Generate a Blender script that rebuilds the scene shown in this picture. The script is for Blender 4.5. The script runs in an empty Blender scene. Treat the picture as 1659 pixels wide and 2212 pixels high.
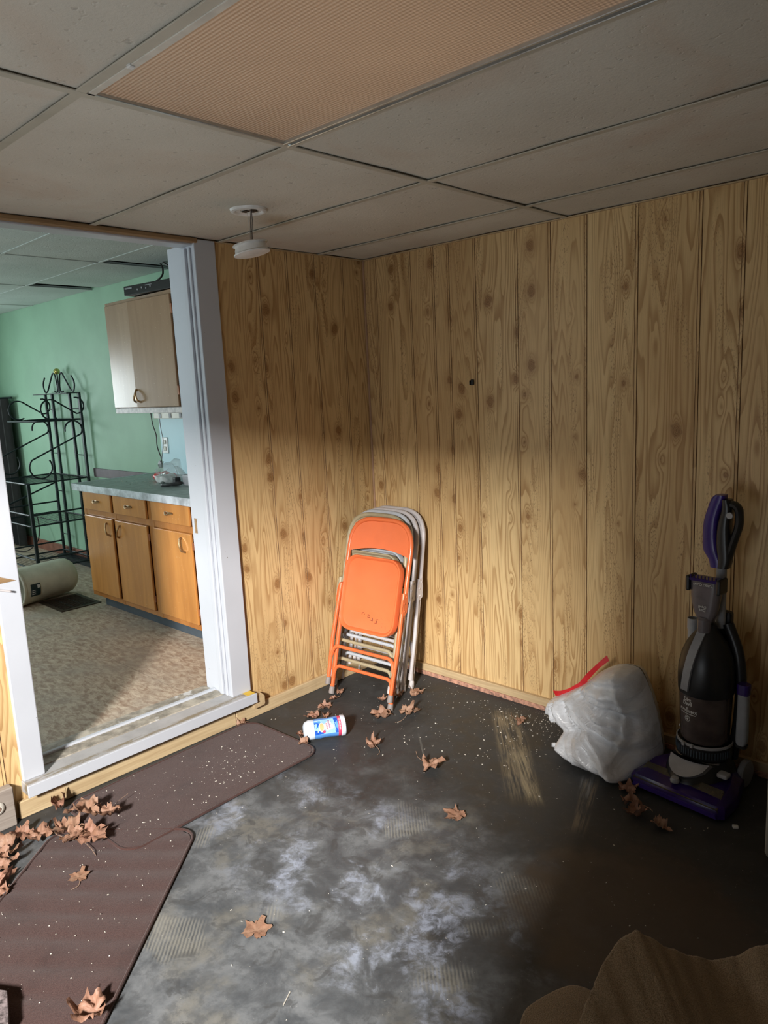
import bpy, bmesh, math, random
from mathutils import Vector, Matrix, Euler, noise
PI = math.pi
S = bpy.context.scene
COL = S.collection
random.seed(7)

# ---------------------------------------------------------------- camera
cd = bpy.data.cameras.new('camera'); cam = bpy.data.objects.new('camera', cd); COL.objects.link(cam)
yaw, pitch, roll = 2.33319417, -0.171169302, -0.046930553
fw = Vector((math.cos(pitch)*math.cos(yaw), math.cos(pitch)*math.sin(yaw), math.sin(pitch)))
rt = Vector((math.sin(yaw), -math.cos(yaw), 0)); up = rt.cross(fw)
c_, s_ = math.cos(roll), math.sin(roll)
r2 = c_*rt + s_*up; u2 = -s_*rt + c_*up
cam.matrix_world = Matrix(((r2.x, u2.x, -fw.x, 2.94977), (r2.y, u2.y, -fw.y, -3.01530), (r2.z, u2.z, -fw.z, 1.63154), (0, 0, 0, 1)))
cd.sensor_fit = 'VERTICAL'; cd.sensor_height = 36.0; cd.lens = 1585.806/2212*36.0
cd.clip_start = 0.02
S.camera = cam
# ---------------------------------------------------------------- world, lights, exposure
w = bpy.data.worlds.new('World'); S.world = w; w.use_nodes = True
w.node_tree.nodes['Background'].inputs[0].default_value = (0.80, 0.90, 1.0, 1)
w.node_tree.nodes['Background'].inputs[1].default_value = 0.26
S.view_settings.view_transform = 'Standard'; S.view_settings.look = 'None'
S.view_settings.exposure = 0.0; S.view_settings.gamma = 1.0; S.view_settings.use_curve_mapping = False

def area(name, loc, target, sx, sy, power, col, spread=PI):
    l = bpy.data.lights.new(name, 'AREA'); l.shape = 'RECTANGLE'; l.size = sx; l.size_y = sy
    l.energy = power; l.color = col; l.spread = spread
    o = bpy.data.objects.new(name, l); COL.objects.link(o); o.location = loc
    o.rotation_euler = (Vector(target)-Vector(loc)).to_track_quat('-Z', 'Y').to_euler()
    return o
# daylight entering by the open door behind the photographer
area('daylight_door', (3.25, -5.5, 2.62), (2.2, 0.0, 0.4), 0.5, 0.5, 800, (1.0, 0.965, 0.93))
# added soft fill aimed up at the ceiling, standing for outdoor ground bounce
area('ceiling_fill', (1.75, -3.66, 0.55), (1.0, -1.7, 2.3), 1.2, 0.9, 8, (0.92, 0.97, 1.0), math.radians(115))
# kitchen window, cool daylight
area('kitchen_window_light', (-5.56, -1.70, 1.5), (0.0, -1.70, 1.2), 0.85, 1.0, 48, (0.84, 0.95, 1.0))
area('kitchen_back_window_light', (-2.6, -4.2, 1.8), (-2.2, 0.0, 0.9), 1.4, 1.0, 30, (0.86, 0.96, 1.0))
area('kitchen_sink_window_light', (-0.45, -3.0, 1.9), (-1.9, 0.0, 1.1), 0.8, 0.9, 16, (0.75, 0.90, 1.0))

# ---------------------------------------------------------------- materials
def nm(name):
    m = bpy.data.materials.new(name); m.use_nodes = True
    nt = m.node_tree; return m, nt, nt.nodes['Principled BSDF']
def N(nt, typ, **kw):
    n = nt.nodes.new(typ)
    for k, v in kw.items(): setattr(n, k, v)
    return n
def L(nt, a, b): nt.links.new(a, b)
def setin(nt, sock, v):
    if isinstance(v, bpy.types.NodeSocket): nt.links.new(v, sock)
    else: sock.default_value = v
def M(nt, op, a, b=0.0, c=None, clamp=False):
    n = N(nt, 'ShaderNodeMath', operation=op); n.use_clamp = clamp
    setin(nt, n.inputs[0], a); setin(nt, n.inputs[1], b)
    if c is not None: setin(nt, n.inputs[2], c)
    return n.outputs[0]
def MIX(nt, f, a, b, mode='MIX'):
    n = N(nt, 'ShaderNodeMix', data_type='RGBA', blend_type=mode)
    setin(nt, n.inputs[0], f)
    for i, v in ((6, a), (7, b)):
        if isinstance(v, bpy.types.NodeSocket): nt.links.new(v, n.inputs[i])
        else: n.inputs[i].default_value = (*v, 1)
    return n.outputs[2]
def MR(nt, v, a, b, c=0.0, d=1.0):
    n = N(nt, 'ShaderNodeMapRange', interpolation_type='SMOOTHSTEP')
    setin(nt, n.inputs[0], v)
    for i, x in enumerate((a, b, c, d)): n.inputs[i+1].default_value = x
    return n.outputs[0]
def NOISE(nt, vec, scale=5, det=2, rough=.5, dist=0.0, wv=None):
    n = N(nt, 'ShaderNodeTexNoise', noise_dimensions='3D' if wv is None else '4D')
    if vec is not None: L(nt, vec, n.inputs['Vector'])
    n.inputs['Scale'].default_value = scale; n.inputs['Detail'].default_value = det
    n.inputs['Roughness'].default_value = rough; n.inputs['Distortion'].default_value = dist
    if wv is not None: setin(nt, n.inputs['W'], wv)
    return n.outputs['Fac']
def COMB(nt, x, y, z=0.0):
    n = N(nt, 'ShaderNodeCombineXYZ')
    for i, v in enumerate((x, y, z)): setin(nt, n.inputs[i], v)
    return n.outputs[0]
def OBJ(nt):
    t = N(nt, 'ShaderNodeTexCoord'); return t.outputs['Object']
def SEP(nt, v):
    n = N(nt, 'ShaderNodeSeparateXYZ'); L(nt, v, n.inputs[0]); return n.outputs
def BUMP(nt, b, h, strength=.3, dist=.01):
    n = N(nt, 'ShaderNodeBump'); L(nt, h, n.inputs['Height'])
    n.inputs['Strength'].default_value = strength; n.inputs['Distance'].default_value = dist
    L(nt, n.outputs[0], b.inputs['Normal'])

def simple(name, col, rough=.5, metal=0.0, var=.12, scale=12, bump=0.0, bscale=60, spec=.5, stain=None, smin=.55, smax=.75, sscale=7):
    """plain paint / plastic / metal with slight noise in colour, optional stains"""
    m, nt, b = nm(name)
    o = OBJ(nt); f = NOISE(nt, o, scale, 4, .6)
    c = MIX(nt, MR(nt, f, .3, .7), tuple(x*(1-var) for x in col), tuple(min(1, x*(1+var)) for x in col))
    if stain:
        f2 = NOISE(nt, o, sscale, 5, .65)
        c = MIX(nt, MR(nt, f2, smin, smax), c, stain)
    L(nt, c, b.inputs['Base Color']); b.inputs['Roughness'].default_value = rough
    b.inputs['Metallic'].default_value = metal; b.inputs['Specular IOR Level'].default_value = spec
    if bump: BUMP(nt, b, NOISE(nt, o, bscale, 3, .6), bump, .004)
    return m

def pine_print():
    m, nt, b = nm('knotty_pine_panel')
    s = SEP(nt, OBJ(nt)); u = M(nt, 'ADD', s[0], s[1]); v = s[2]
    rnd = N(nt, 'ShaderNodeObjectInfo').outputs['Random']
    r1 = M(nt, 'MULTIPLY', rnd, 41.7); r2_ = M(nt, 'MULTIPLY', rnd, 87.3)
    # knots
    vu = M(nt, 'MULTIPLY_ADD', u, 5.6, r1); vv = M(nt, 'MULTIPLY_ADD', v, 4.6, r2_)
    vo = N(nt, 'ShaderNodeTexVoronoi', voronoi_dimensions='2D', feature='F1'); vo.inputs['Scale'].default_value = 1.0
    vo.inputs['Randomness'].default_value = .95
    L(nt, COMB(nt, vu, vv), vo.inputs['Vector'])
    pc = SEP(nt, vo.outputs['Position'])
    dx = M(nt, 'MULTIPLY', M(nt, 'SUBTRACT', vu, pc[0]), .18); dz = M(nt, 'MULTIPLY', M(nt, 'SUBTRACT', vv, pc[1]), .217)
    cc = N(nt, 'ShaderNodeSeparateColor'); L(nt, vo.outputs['Color'], cc.inputs[0])
    # warp
    wob = NOISE(nt, COMB(nt, u, v, r1), 38, 2, .5)
    ks = MR(nt, cc.outputs[0], .30, .95, .04, 1.35)     # knot size
    def rad(zs):
        a = M(nt, 'MULTIPLY', dz, zs)
        q = M(nt, 'ADD', M(nt, 'MULTIPLY', dx, dx), M(nt, 'MULTIPLY', a, a))
        return M(nt, 'SQRT', q)
    rk = M(nt, 'DIVIDE', M(nt, 'ADD', rad(.75), M(nt, 'MULTIPLY', wob, .022)), ks)
    knot = MR(nt, rk, .019, .028, 1.0, 0.0)
    halo = MR(nt, rk, .018, .060, 1.0, 0.0)
    rl = rad(.40)
    pl_ = MR(nt, rl, 0.0, .040, 1.0, 0.0); pull = M(nt, 'MULTIPLY', M(nt, 'MULTIPLY', pl_, pl_), M(nt, 'MULTIPLY', ks, .95))
    # grain field -> contour lines (cathedral figure)
    nb = NOISE(nt, COMB(nt, M(nt, 'MULTIPLY', u, 8.5), M(nt, 'MULTIPLY', v, .62), r2_), 1.0, 1.5, .45)
    fine = NOISE(nt, COMB(nt, M(nt, 'MULTIPLY', u, 40.0), M(nt, 'MULTIPLY', v, 3.0), r1), 1.0, 2, .5)
    ph = M(nt, 'ADD', M(nt, 'ADD', M(nt, 'MULTIPLY', nb, 21.0), M(nt, 'MULTIPLY', pull, 3.4)), M(nt, 'MULTIPLY', fine, .55))
    ph = M(nt, 'ADD', ph, M(nt, 'MULTIPLY', u, 9.0))
    fr = M(nt, 'FRACT', ph)
    line = M(nt, 'MULTIPLY', MR(nt, fr, .35, .93), MR(nt, fr, .93, 1.0, 1.0, 0.0))
    lmask = MR(nt, NOISE(nt, COMB(nt, M(nt, 'MULTIPLY', u, 5.0), M(nt, 'MULTIPLY', v, 1.2), r1), 1.0, 2), .28, .62, .35, 1.0)
    # fibres and dark pores
    fib = NOISE(nt, COMB(nt, M(nt, 'MULTIPLY', u, 260.0), M(nt, 'MULTIPLY', v, 9.0), r1), 1.0, 2, .6)
    por = NOISE(nt, COMB(nt, M(nt, 'MULTIPLY', u, 340.0), M(nt, 'MULTIPLY', v, 75.0), r1), 1.0, 2, .6)
    pmask = MR(nt, NOISE(nt, COMB(nt, M(nt, 'MULTIPLY', u, 14.0), M(nt, 'MULTIPLY', v, 1.6), r2_), 1.0, 1), .52, .66)
    pore = M(nt, 'MULTIPLY', MR(nt, por, .56, .66), pmask)
    ton = NOISE(nt, COMB(nt, M(nt, 'MULTIPLY', u, 6.0), M(nt, 'MULTIPLY', v, 1.1), r2_), 1.0, 3)
    rc = M(nt, 'MULTIPLY', M(nt, 'FRACT', M(nt, 'MULTIPLY', rnd, 7.31)), .55)
    base = MIX(nt, M(nt, 'ADD', MR(nt, ton, .3, .75, 0, .55), rc, clamp=True), (.72, .525, .265), (.56, .365, .165))
    base = MIX(nt, MR(nt, fib, .35, .75, 0, .28), base, (.35, .21, .09))
    base = MIX(nt, M(nt, 'MULTIPLY', M(nt, 'MULTIPLY', line, lmask), .72), base, (.32, .165, .055))
    base = MIX(nt, M(nt, 'MULTIPLY', pore, .75), base, (.15, .075, .03))
    base = MIX(nt, M(nt, 'MULTIPLY', halo, .42), base, (.30, .155, .055))
    ring = M(nt, 'FRACT', M(nt, 'MULTIPLY', rk, 210.0))
    kcol = MIX(nt, MR(nt, ring, .3, .8, 0, .7), (.33, .175, .065), (.15, .07, .026))
    base = MIX(nt, M(nt, 'MULTIPLY', knot, .85), base, kcol)
    L(nt, base, b.inputs['Base Color']); b.inputs['Roughness'].default_value = .42
    b.inputs['Specular IOR Level'].default_value = .35
    BUMP(nt, b, fib, .06, .002)
    return m

def lumber(name, c1, c2, axis=1, rough=.6):
    """plain board: grain along one axis"""
    m, nt, b = nm(name); s = SEP(nt, OBJ(nt))
    k = [60.0, 60.0, 60.0]; k[axis] = 3.0
    v = COMB(nt, M(nt, 'MULTIPLY', s[0], k[0]), M(nt, 'MULTIPLY', s[1], k[1]), M(nt, 'MULTIPLY', s[2], k[2]))
    f = NOISE(nt, v, 1.0, 5, .6, .6)
    g = NOISE(nt, OBJ(nt), 6, 4)
    c = MIX(nt, MR(nt, f, .3, .72), c1, c2)
    c = MIX(nt, MR(nt, g, .5, .8, 0, .35), c, tuple(x*.55 for x in c2))
    L(nt, c, b.inputs['Base Color']); b.inputs['Roughness'].default_value = rough
    BUMP(nt, b, f, .15, .002)
    return m

def worn_paint(name, col, under, amount=.68, rough=.45, sc=9, stretch=(1, 1, 1)):
    m, nt, b = nm(name); s = SEP(nt, OBJ(nt))
    v = COMB(nt, *[M(nt, 'MULTIPLY', s[i], stretch[i]) for i in range(3)])
    f = NOISE(nt, v, sc, 7, .72); g = NOISE(nt, v, 3, 3)
    c = MIX(nt, MR(nt, g, .3, .8, 0, .5), col, tuple(x*.86 for x in col))
    sp = NOISE(nt, OBJ(nt), 90, 2, .5)
    mk = MR(nt, f, amount, amount+.02)
    c = MIX(nt, mk, c, under)
    c = MIX(nt, MR(nt, sp, .77, .79), c, tuple(x*.4 for x in under))
    L(nt, c, b.inputs['Base Color']); b.inputs['Roughness'].default_value = rough
    BUMP(nt, b, M(nt, 'SUBTRACT', NOISE(nt, OBJ(nt), 35, 3), M(nt, 'MULTIPLY', mk, .6)), .12, .003)
    return m

def floor_mat():
    m, nt, b = nm('worn_black_concrete'); o = OBJ(nt); s = SEP(nt, o); x, y = s[0], s[1]
    n1 = NOISE(nt, o, 2.3, 6, .62); n2 = NOISE(nt, o, 7, 7, .65, .4); n3 = NOISE(nt, o, 1.1, 3, .5)
    n4 = NOISE(nt, o, 26, 6, .7, .6)
    def ell(cx, cy, rx, ry):
        a = M(nt, 'DIVIDE', M(nt, 'SUBTRACT', x, cx), rx); c = M(nt, 'DIVIDE', M(nt, 'SUBTRACT', y, cy), ry)
        return M(nt, 'SQRT', M(nt, 'ADD', M(nt, 'MULTIPLY', a, a), M(nt, 'MULTIPLY', c, c)))
    wear = M(nt, 'ADD', ell(1.15, -1.95, .92, .98), M(nt, 'MULTIPLY', M(nt, 'SUBTRACT', n1, .5), 1.6))
    wear = MR(nt, wear, .72, 1.15, 1.0, 0.0)                         # scuffed area where people walk
    coat = MIX(nt, MR(nt, n2, .3, .7), (.030, .031, .031), (.048, .049, .049))
    grey = MIX(nt, MR(nt, n2, .32, .68), (.062, .068, .074), (.165, .174, .180))
    grey = MIX(nt, MR(nt, NOISE(nt, o, 4.1, 5, .6), .50, .66, 0, .6), grey, (.18, .17, .14))
    grey = MIX(nt, MR(nt, NOISE(nt, o, 17, 6, .7), .46, .60, 0, .55), grey, (.070, .074, .078))
    coat = MIX(nt, MR(nt, n4, .5, .75, 0, .45), coat, (.075, .076, .074))
    c = MIX(nt, wear, coat, grey)
    blo = M(nt, 'MULTIPLY', MR(nt, NOISE(nt, o, 9.5, 4, .6, .8), .54, .62), wear)
    c = MIX(nt, M(nt, 'MULTIPLY', blo, .6), c, (.055, .056, .056))
    # white efflorescence
    salt = M(nt, 'MULTIPLY', MR(nt, M(nt, 'ADD', M(nt, 'MULTIPLY', n2, .5), M(nt, 'MULTIPLY', NOISE(nt, o, 3.3, 3, .5), .5)), .49, .58),
             MR(nt, n4, .38, .62, .15, 1.0))
    band = M(nt, 'MAXIMUM', MR(nt, ell(1.10, -1.45, .75, .35), .5, 1.15, 1.0, 0.0), MR(nt, ell(1.7, -1.62, .36, .33), .5, 1.15, 1.0, 0.0))
    c = MIX(nt, M(nt, 'MULTIPLY', M(nt, 'MULTIPLY', salt, band), .8), c, (.34, .38, .47))
    # trowel ridges
    wv = N(nt, 'ShaderNodeTexWave', wave_type='BANDS', bands_direction='DIAGONAL'); L(nt, o, wv.inputs['Vector'])
    wv.inputs['Scale'].default_value = 40; wv.inputs['Distortion'].default_value = 1.2; wv.inputs['Detail'].default_value = 1
    rp = M(nt, 'MULTIPLY', MR(nt, NOISE(nt, o, 3.1, 2, .5), .60, .66), wear)
    c = MIX(nt, M(nt, 'MULTIPLY', M(nt, 'MULTIPLY', wv.outputs['Fac'], rp), .55), c, (.27, .26, .22))
    # scraped streaks, bare tan concrete
    def streak(ax, ay, bx, by, wd, amt, col):
        nonlocal c
        ln = math.hypot(bx-ax, by-ay); tx, ty = (bx-ax)/ln, (by-ay)/ln
        px = M(nt, 'SUBTRACT', x, ax); py = M(nt, 'SUBTRACT', y, ay)
        al = M(nt, 'ADD', M(nt, 'MULTIPLY', px, tx), M(nt, 'MULTIPLY', py, ty))
        ac = M(nt, 'ADD', M(nt, 'MULTIPLY', px, -ty), M(nt, 'MULTIPLY', py, tx))
        nn = NOISE(nt, COMB(nt, M(nt, 'MULTIPLY', al, 5.0), M(nt, 'MULTIPLY', ac, 90.0), ax), 1.0, 5, .7)
        edge = M(nt, 'MULTIPLY', MR(nt, M(nt, 'ABSOLUTE', ac), wd*.5, wd, 1, 0), M(nt, 'MULTIPLY', MR(nt, M(nt, 'ADD', al, M(nt, 'MULTIPLY', M(nt, 'SUBTRACT', n2, .5), .25)), .0, .10), MR(nt, al, ln*.75, ln, 1, 0)))
        c = MIX(nt, M(nt, 'MULTIPLY', M(nt, 'MULTIPLY', edge, MR(nt, nn, .38, .62)), amt), c, col)
    streak(.96, -.12, 1.52, -.80, .085, .85, (.24, .20, .135))
    streak(1.22, -.42, 1.56, -.78, .04, .8, (.33, .28, .18))
    streak(1.60, -.42, 1.76, -.86, .035, .75, (.20, .16, .11))
    streak(1.57, -.40, 1.66, -.62, .03, .6, (.26, .27, .27))
    streak(.80, -.60, 1.02, -.80, .006, .7, (.20, .20, .18))
    brn = MR(nt, M(nt, 'ADD', ell(2.1, -1.1, .5, .45), M(nt, 'MULTIPLY', n2, .8)), .9, 1.4, .7, 0)
    c = MIX(nt, brn, c, (.085, .06, .042))
    spk = NOISE(nt, o, 150, 1, .5)
    c = MIX(nt, MR(nt, spk, .77, .80), c, (.34, .33, .30))
    L(nt, c, b.inputs['Base Color'])
    L(nt, MR(nt, n2, .3, .7, .48, .72), b.inputs['Roughness']); b.inputs['Specular IOR Level'].default_value = .4
    BUMP(nt, b, M(nt, 'ADD', n4, M(nt, 'MULTIPLY', M(nt, 'MULTIPLY', wv.outputs['Fac'], rp), .6)), .12, .006)
    return m

def vinyl_mat():
    m, nt, b = nm('kitchen_vinyl'); o = OBJ(nt); s = SEP(nt, o)
    v = COMB(nt, M(nt, 'MULTIPLY', s[0], 15.0), M(nt, 'MULTIPLY', s[1], 34.0), 0.0)
    n1 = NOISE(nt, v, 1.0, 8, .75, .7); n2 = NOISE(nt, o, 2.6, 4, .6); n3 = NOISE(nt, v, 4.0, 5, .7, .8)
    c = MIX(nt, MR(nt, n1, .35, .65), (.26, .17, .115), (.54, .45, .34))
    c = MIX(nt, MR(nt, n2, .4, .7, 0, .6), c, (.33, .29, .24))
    c = MIX(nt, MR(nt, n3, .55, .72, 0, .55), c, (.16, .11, .08))
    def seam(sk, off, sp):
        q = M(nt, 'ABSOLUTE', M(nt, 'SUBTRACT', M(nt, 'FRACT', M(nt, 'MULTIPLY_ADD', sk, 1/sp, off)), .5))
        return MR(nt, q, .4975, .4985)
    c = MIX(nt, M(nt, 'MULTIPLY', seam(s[1], .3, .9), .5), c, (.12, .09, .07))
    L(nt, c, b.inputs['Base Color']); b.inputs['Roughness'].default_value = .55
    BUMP(nt, b, n1, .1, .003)
    return m

def ceiling_mat(name, a, bcol, stain, st=.35):
    m, nt, b = nm(name); o = OBJ(nt)
    rnd = N(nt, 'ShaderNodeObjectInfo').outputs['Random']
    n1 = NOISE(nt, o, 2.0, 4, .6, 0, M(nt, 'MULTIPLY', rnd, 30)); n2 = NOISE(nt, o, 110, 3, .7); n3 = NOISE(nt, o, 45, 2, .5)
    c = MIX(nt, MR(nt, n1, .3, .7), a, bcol)
    c = MIX(nt, MR(nt, NOISE(nt, o, 1.6, 5, .6, 1.0), .5, .72, 0, st), c, stain)
    c = MIX(nt, MR(nt, n3, .68, .76, 0, .5), c, tuple(x*.45 for x in a))
    L(nt, c, b.inputs['Base Color']); b.inputs['Roughness'].default_value = .9
    b.inputs['Specular IOR Level'].default_value = .2
    BUMP(nt, b, M(nt, 'SUBTRACT', n2, M(nt, 'MULTIPLY', MR(nt, n3, .62, .72), .9)), .35, .004)
    return m

def carpet_mat(name, a, bcol, dark, sc=260, bs=.6):
    m, nt, b = nm(name); o = OBJ(nt)
    n1 = NOISE(nt, o, sc, 2, .6); n2 = NOISE(nt, o, 5, 4, .6)
    c = MIX(nt, MR(nt, n1, .3, .7), a, bcol)
    c = MIX(nt, MR(nt, n2, .5, .75, 0, .6), c, dark)
    L(nt, c, b.inputs['Base Color']); b.inputs['Roughness'].default_value = 1.0
    b.inputs['Specular IOR Level'].default_value = .1; b.inputs['Sheen Weight'].default_value = .15
    BUMP(nt, b, n1, bs, .004)
    return m

def leaf_mat():
    m, nt, b = nm('dry_leaf'); o = OBJ(nt); g = N(nt, 'ShaderNodeTexCoord').outputs['Generated']
    rnd = N(nt, 'ShaderNodeObjectInfo').outputs['Random']
    n1 = NOISE(nt, o, 35, 4, .6)
    c = MIX(nt, rnd, (.30, .18, .115), (.29, .145, .10))
    c = MIX(nt, MR(nt, n1, .35, .7), c, (.25, .125, .075))
    c = MIX(nt, MR(nt, NOISE(nt, o, 90, 3), .6, .7, 0, .5), c, (.13, .06, .035))
    L(nt, c, b.inputs['Base Color']); b.inputs['Roughness'].default_value = .65
    BUMP(nt, b, NOISE(nt, o, 120, 3), .4, .003)
    return m

def cab_mat(name, a, bcol, rough):
    m, nt, b = nm(name); s = SEP(nt, OBJ(nt))
    v = COMB(nt, M(nt, 'MULTIPLY', s[0], 14.0), M(nt, 'MULTIPLY', s[1], 14.0), M(nt, 'MULTIPLY', s[2], 1.6))
    rnd = N(nt, 'ShaderNodeObjectInfo').outputs['Random']
    f = NOISE(nt, v, 1.0, 4, .6, .4, M(nt, 'MULTIPLY', rnd, 20))
    c = MIX(nt, MR(nt, f, .3, .7), a, bcol)
    sp = NOISE(nt, OBJ(nt), 130, 1, .5)
    c = MIX(nt, MR(nt, sp, .76, .79, 0, .7), c, (.75, .65, .45))
    L(nt, c, b.inputs['Base Color']); b.inputs['Roughness'].default_value = rough
    b.inputs['Coat Weight'].default_value = .25; b.inputs['Coat Roughness'].default_value = .25
    return m

def lens_mat():
    m, nt, b = nm('yellowed_prismatic_lens'); o = OBJ(nt); s = SEP(nt, o)
    c = MIX(nt, MR(nt, NOISE(nt, o, 3.0, 4, .6), .35, .7), (.56, .40, .28), (.48, .34, .24))
    c = MIX(nt, MR(nt, NOISE(nt, o, 40, 1), .80, .83, 0, .8), c, (.15, .08, .05))
    px = M(nt, 'SINE', M(nt, 'MULTIPLY', M(nt, 'ADD', s[0], s[1]), 330.0)); py = M(nt, 'SINE', M(nt, 'MULTIPLY', M(nt, 'SUBTRACT', s[0], s[1]), 330.0))
    h = M(nt, 'MULTIPLY', px, py)
    c = MIX(nt, MR(nt, h, -.6, .8, 0, .35), c, (.72, .56, .42))
    L(nt, c, b.inputs['Base Color']); b.inputs['Roughness'].default_value = .35
    # weak warm emission on the lens surface, strongest round one spot
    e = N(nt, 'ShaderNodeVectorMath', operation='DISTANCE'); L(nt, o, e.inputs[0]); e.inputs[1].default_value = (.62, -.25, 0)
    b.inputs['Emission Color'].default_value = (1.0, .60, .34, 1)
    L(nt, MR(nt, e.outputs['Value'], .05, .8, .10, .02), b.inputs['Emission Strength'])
    BUMP(nt, b, h, .6, .003)
    return m

def glassy(name, col, alpha, rough=.15):
    m, nt, b = nm(name)
    c = MIX(nt, MR(nt, NOISE(nt, OBJ(nt), 14, 4), .4, .7), col, tuple(x*.6 for x in col))
    L(nt, c, b.inputs['Base Color']); b.inputs['Roughness'].default_value = rough; b.inputs['Alpha'].default_value = alpha
    return m

def bag_mat():
    m, nt, b = nm('white_bag_plastic'); o = OBJ(nt)
    n1 = NOISE(nt, o, 5, 5, .6, 1.5); n2 = NOISE(nt, o, 26, 4, .6, 1.0)
    c = MIX(nt, MR(nt, n1, .4, .7), (.74, .76, .79), (.56, .56, .57))
    L(nt, c, b.inputs['Base Color']); b.inputs['Roughness'].default_value = .24
    b.inputs['Subsurface Weight'].default_value = .15; b.inputs['Subsurface Radius'].default_value = (.02, .02, .02)
    s = SEP(nt, o)
    v = COMB(nt, M(nt, 'MULTIPLY', s[0], 6.0), M(nt, 'MULTIPLY', s[1], 6.0), M(nt, 'MULTIPLY', s[2], 22.0))
    n3 = NOISE(nt, v, 1.0, 4, .6, 1.2)
    BUMP(nt, b, M(nt, 'ADD', n3, M(nt, 'MULTIPLY', n2, .4)), .55, .012)
    return m

MT = {}
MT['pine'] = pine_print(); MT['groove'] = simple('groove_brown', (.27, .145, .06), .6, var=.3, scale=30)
MT['base_wood'] = lumber('pale_base_board', (.56, .43, .25), (.43, .31, .17), 1)
MT['base_wood_x'] = lumber('pale_base_board_x', (.52, .39, .22), (.42, .30, .165), 0)
MT['header_wood'] = lumber('brown_header_strip', (.34, .22, .11), (.22, .13, .06), 1)
MT['red_strip'] = simple('reddish_raw_edge', (.42, .22, .15), .85, var=.35, scale=40, stain=(.10, .06, .05), smin=.5, smax=.7, sscale=25)
MT['white_trim'] = worn_paint('worn_white_trim', (.50, .525, .57), (.30, .24, .16), .76, .42)
def sill_mat(name, col, under):
    m, nt, b = nm(name); o = OBJ(nt); s = SEP(nt, o)
    v = COMB(nt, M(nt, 'MULTIPLY', s[0], 40.0), M(nt, 'MULTIPLY', s[1], 7.0), M(nt, 'MULTIPLY', s[2], 40.0))
    f = NOISE(nt, v, 1.0, 6, .7)
    c = MIX(nt, MR(nt, NOISE(nt, o, 9, 6, .7), .35, .75), col, tuple(x*.78 for x in col))
    band = M(nt, 'MULTIPLY', MR(nt, s[0], .022, .032), MR(nt, s[0], .052, .060, 1.0, 0.0))
    c = MIX(nt, M(nt, 'MULTIPLY', band, MR(nt, f, .42, .55)), c, under)
    c = MIX(nt, MR(nt, f, .70, .73), c, under)
    L(nt, c, b.inputs['Base Color']); b.inputs['Roughness'].default_value = .5; BUMP(nt, b, f, .15, .002)
    return m
MT['sill'] = sill_mat('worn_grey_sill', (.42, .41, .405), (.24, .20, .14))
MT['threshold'] = simple('worn_threshold', (.30, .27, .22), .7, var=.4, scale=18, stain=(.55, .54, .52), smin=.6, smax=.68)
MT['floor'] = floor_mat(); MT['vinyl'] = vinyl_mat()
MT['tile'] = ceiling_mat('ceiling_tile', (.60, .575, .505), (.53, .505, .44), (.52, .42, .335), .5)
MT['tbar'] = simple('ceiling_grid_metal', (.44, .415, .345), .5, .0, var=.1, scale=5)
MT['tile_k'] = ceiling_mat('kitchen_ceiling_tile', (.50, .56, .54), (.42, .48, .46), (.42, .45, .42), .3)
MT['green'] = simple('mint_green_wall', (.26, .44, .31), .6, var=.06, scale=3, bump=.05, bscale=40)
MT['blue'] = simple('pale_blue_wall', (.62, .85, .93), .6, var=.05, scale=2)
MT['dark'] = simple('dark_void', (.02, .02, .02), .9)
MT['kbase'] = simple('red_brown_skirting', (.22, .085, .055), .6, var=.2)
MT['cab'] = cab_mat('orange_maple', (.47, .195, .050), (.36, .135, .032), .33)
MT['cab_door'] = cab_mat('orange_maple_door', (.56, .245, .062), (.43, .175, .042), .32)
MT['ucab'] = cab_mat('brown_maple', (.34, .21, .12), (.28, .165, .09), .33)
MT['ucab_rail'] = simple('scuffed_cabinet_rail', (.42, .38, .36), .45, var=.25, scale=30)
MT['top'] = simple('grey_green_laminate', (.26, .33, .31), .45, var=.2, scale=20)
MT['top_edge'] = simple('metal_counter_edge', (.62, .66, .72), .3, .3, var=.3, scale=14)
MT['kick'] = simple('blue_grey_kick', (.06, .08, .10), .4)
MT['bronze'] = simple('aged_brass', (.42, .27, .14), .3, .9, var=.2, scale=60)
MT['copper'] = simple('copper_hinge', (.34, .15, .08), .45, .3)
MT['black'] = simple('black_plastic', (.012, .012, .013), .35)
MT['iron'] = simple('black_iron', (.010, .018, .022), .5, var=.3, spec=.35)
MT['brassball'] = simple('brass_ball', (.55, .50, .16), .15, .9)
MT['white_pl'] = simple('white_plastic', (.72, .72, .70), .35)
MT['cream_pl'] = simple('cream_plastic', (.55, .53, .43), .4, var=.08, stain=(.40, .36, .26), smin=.6, smax=.8)
MT['label_dk'] = simple('dark_label', (.01, .03, .035), .5)
MT['label_wt'] = simple('label_white', (.6, .6, .58), .6)
MT['vent'] = simple('brown_register', (.045, .028, .018), .5, .3)
MT['orange'] = simple('orange_enamel', (.68, .148, .048), .26, var=.05, scale=6)
MT['tan'] = simple('tan_enamel', (.36, .31, .20), .35, var=.08)
MT['grey1'] = simple('light_grey_enamel', (.55, .52, .52), .35, var=.08, stain=(.25, .2, .17), smin=.7, smax=.74, sscale=40)
MT['grey2'] = simple('blue_grey_enamel', (.47, .50, .54), .35, var=.08)
MT['rubber'] = simple('grey_rubber_tip', (.24, .21, .20), .6)
MT['rubber_w'] = simple('pale_rubber_tip', (.52, .49, .48), .6)
MT['ink'] = simple('dark_marker', (.06, .012, .008), .7)
MT['mat'] = carpet_mat('brown_mat', (.044, .022, .020), (.085, .048, .042), (.034, .018, .016), 420, .4)
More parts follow.
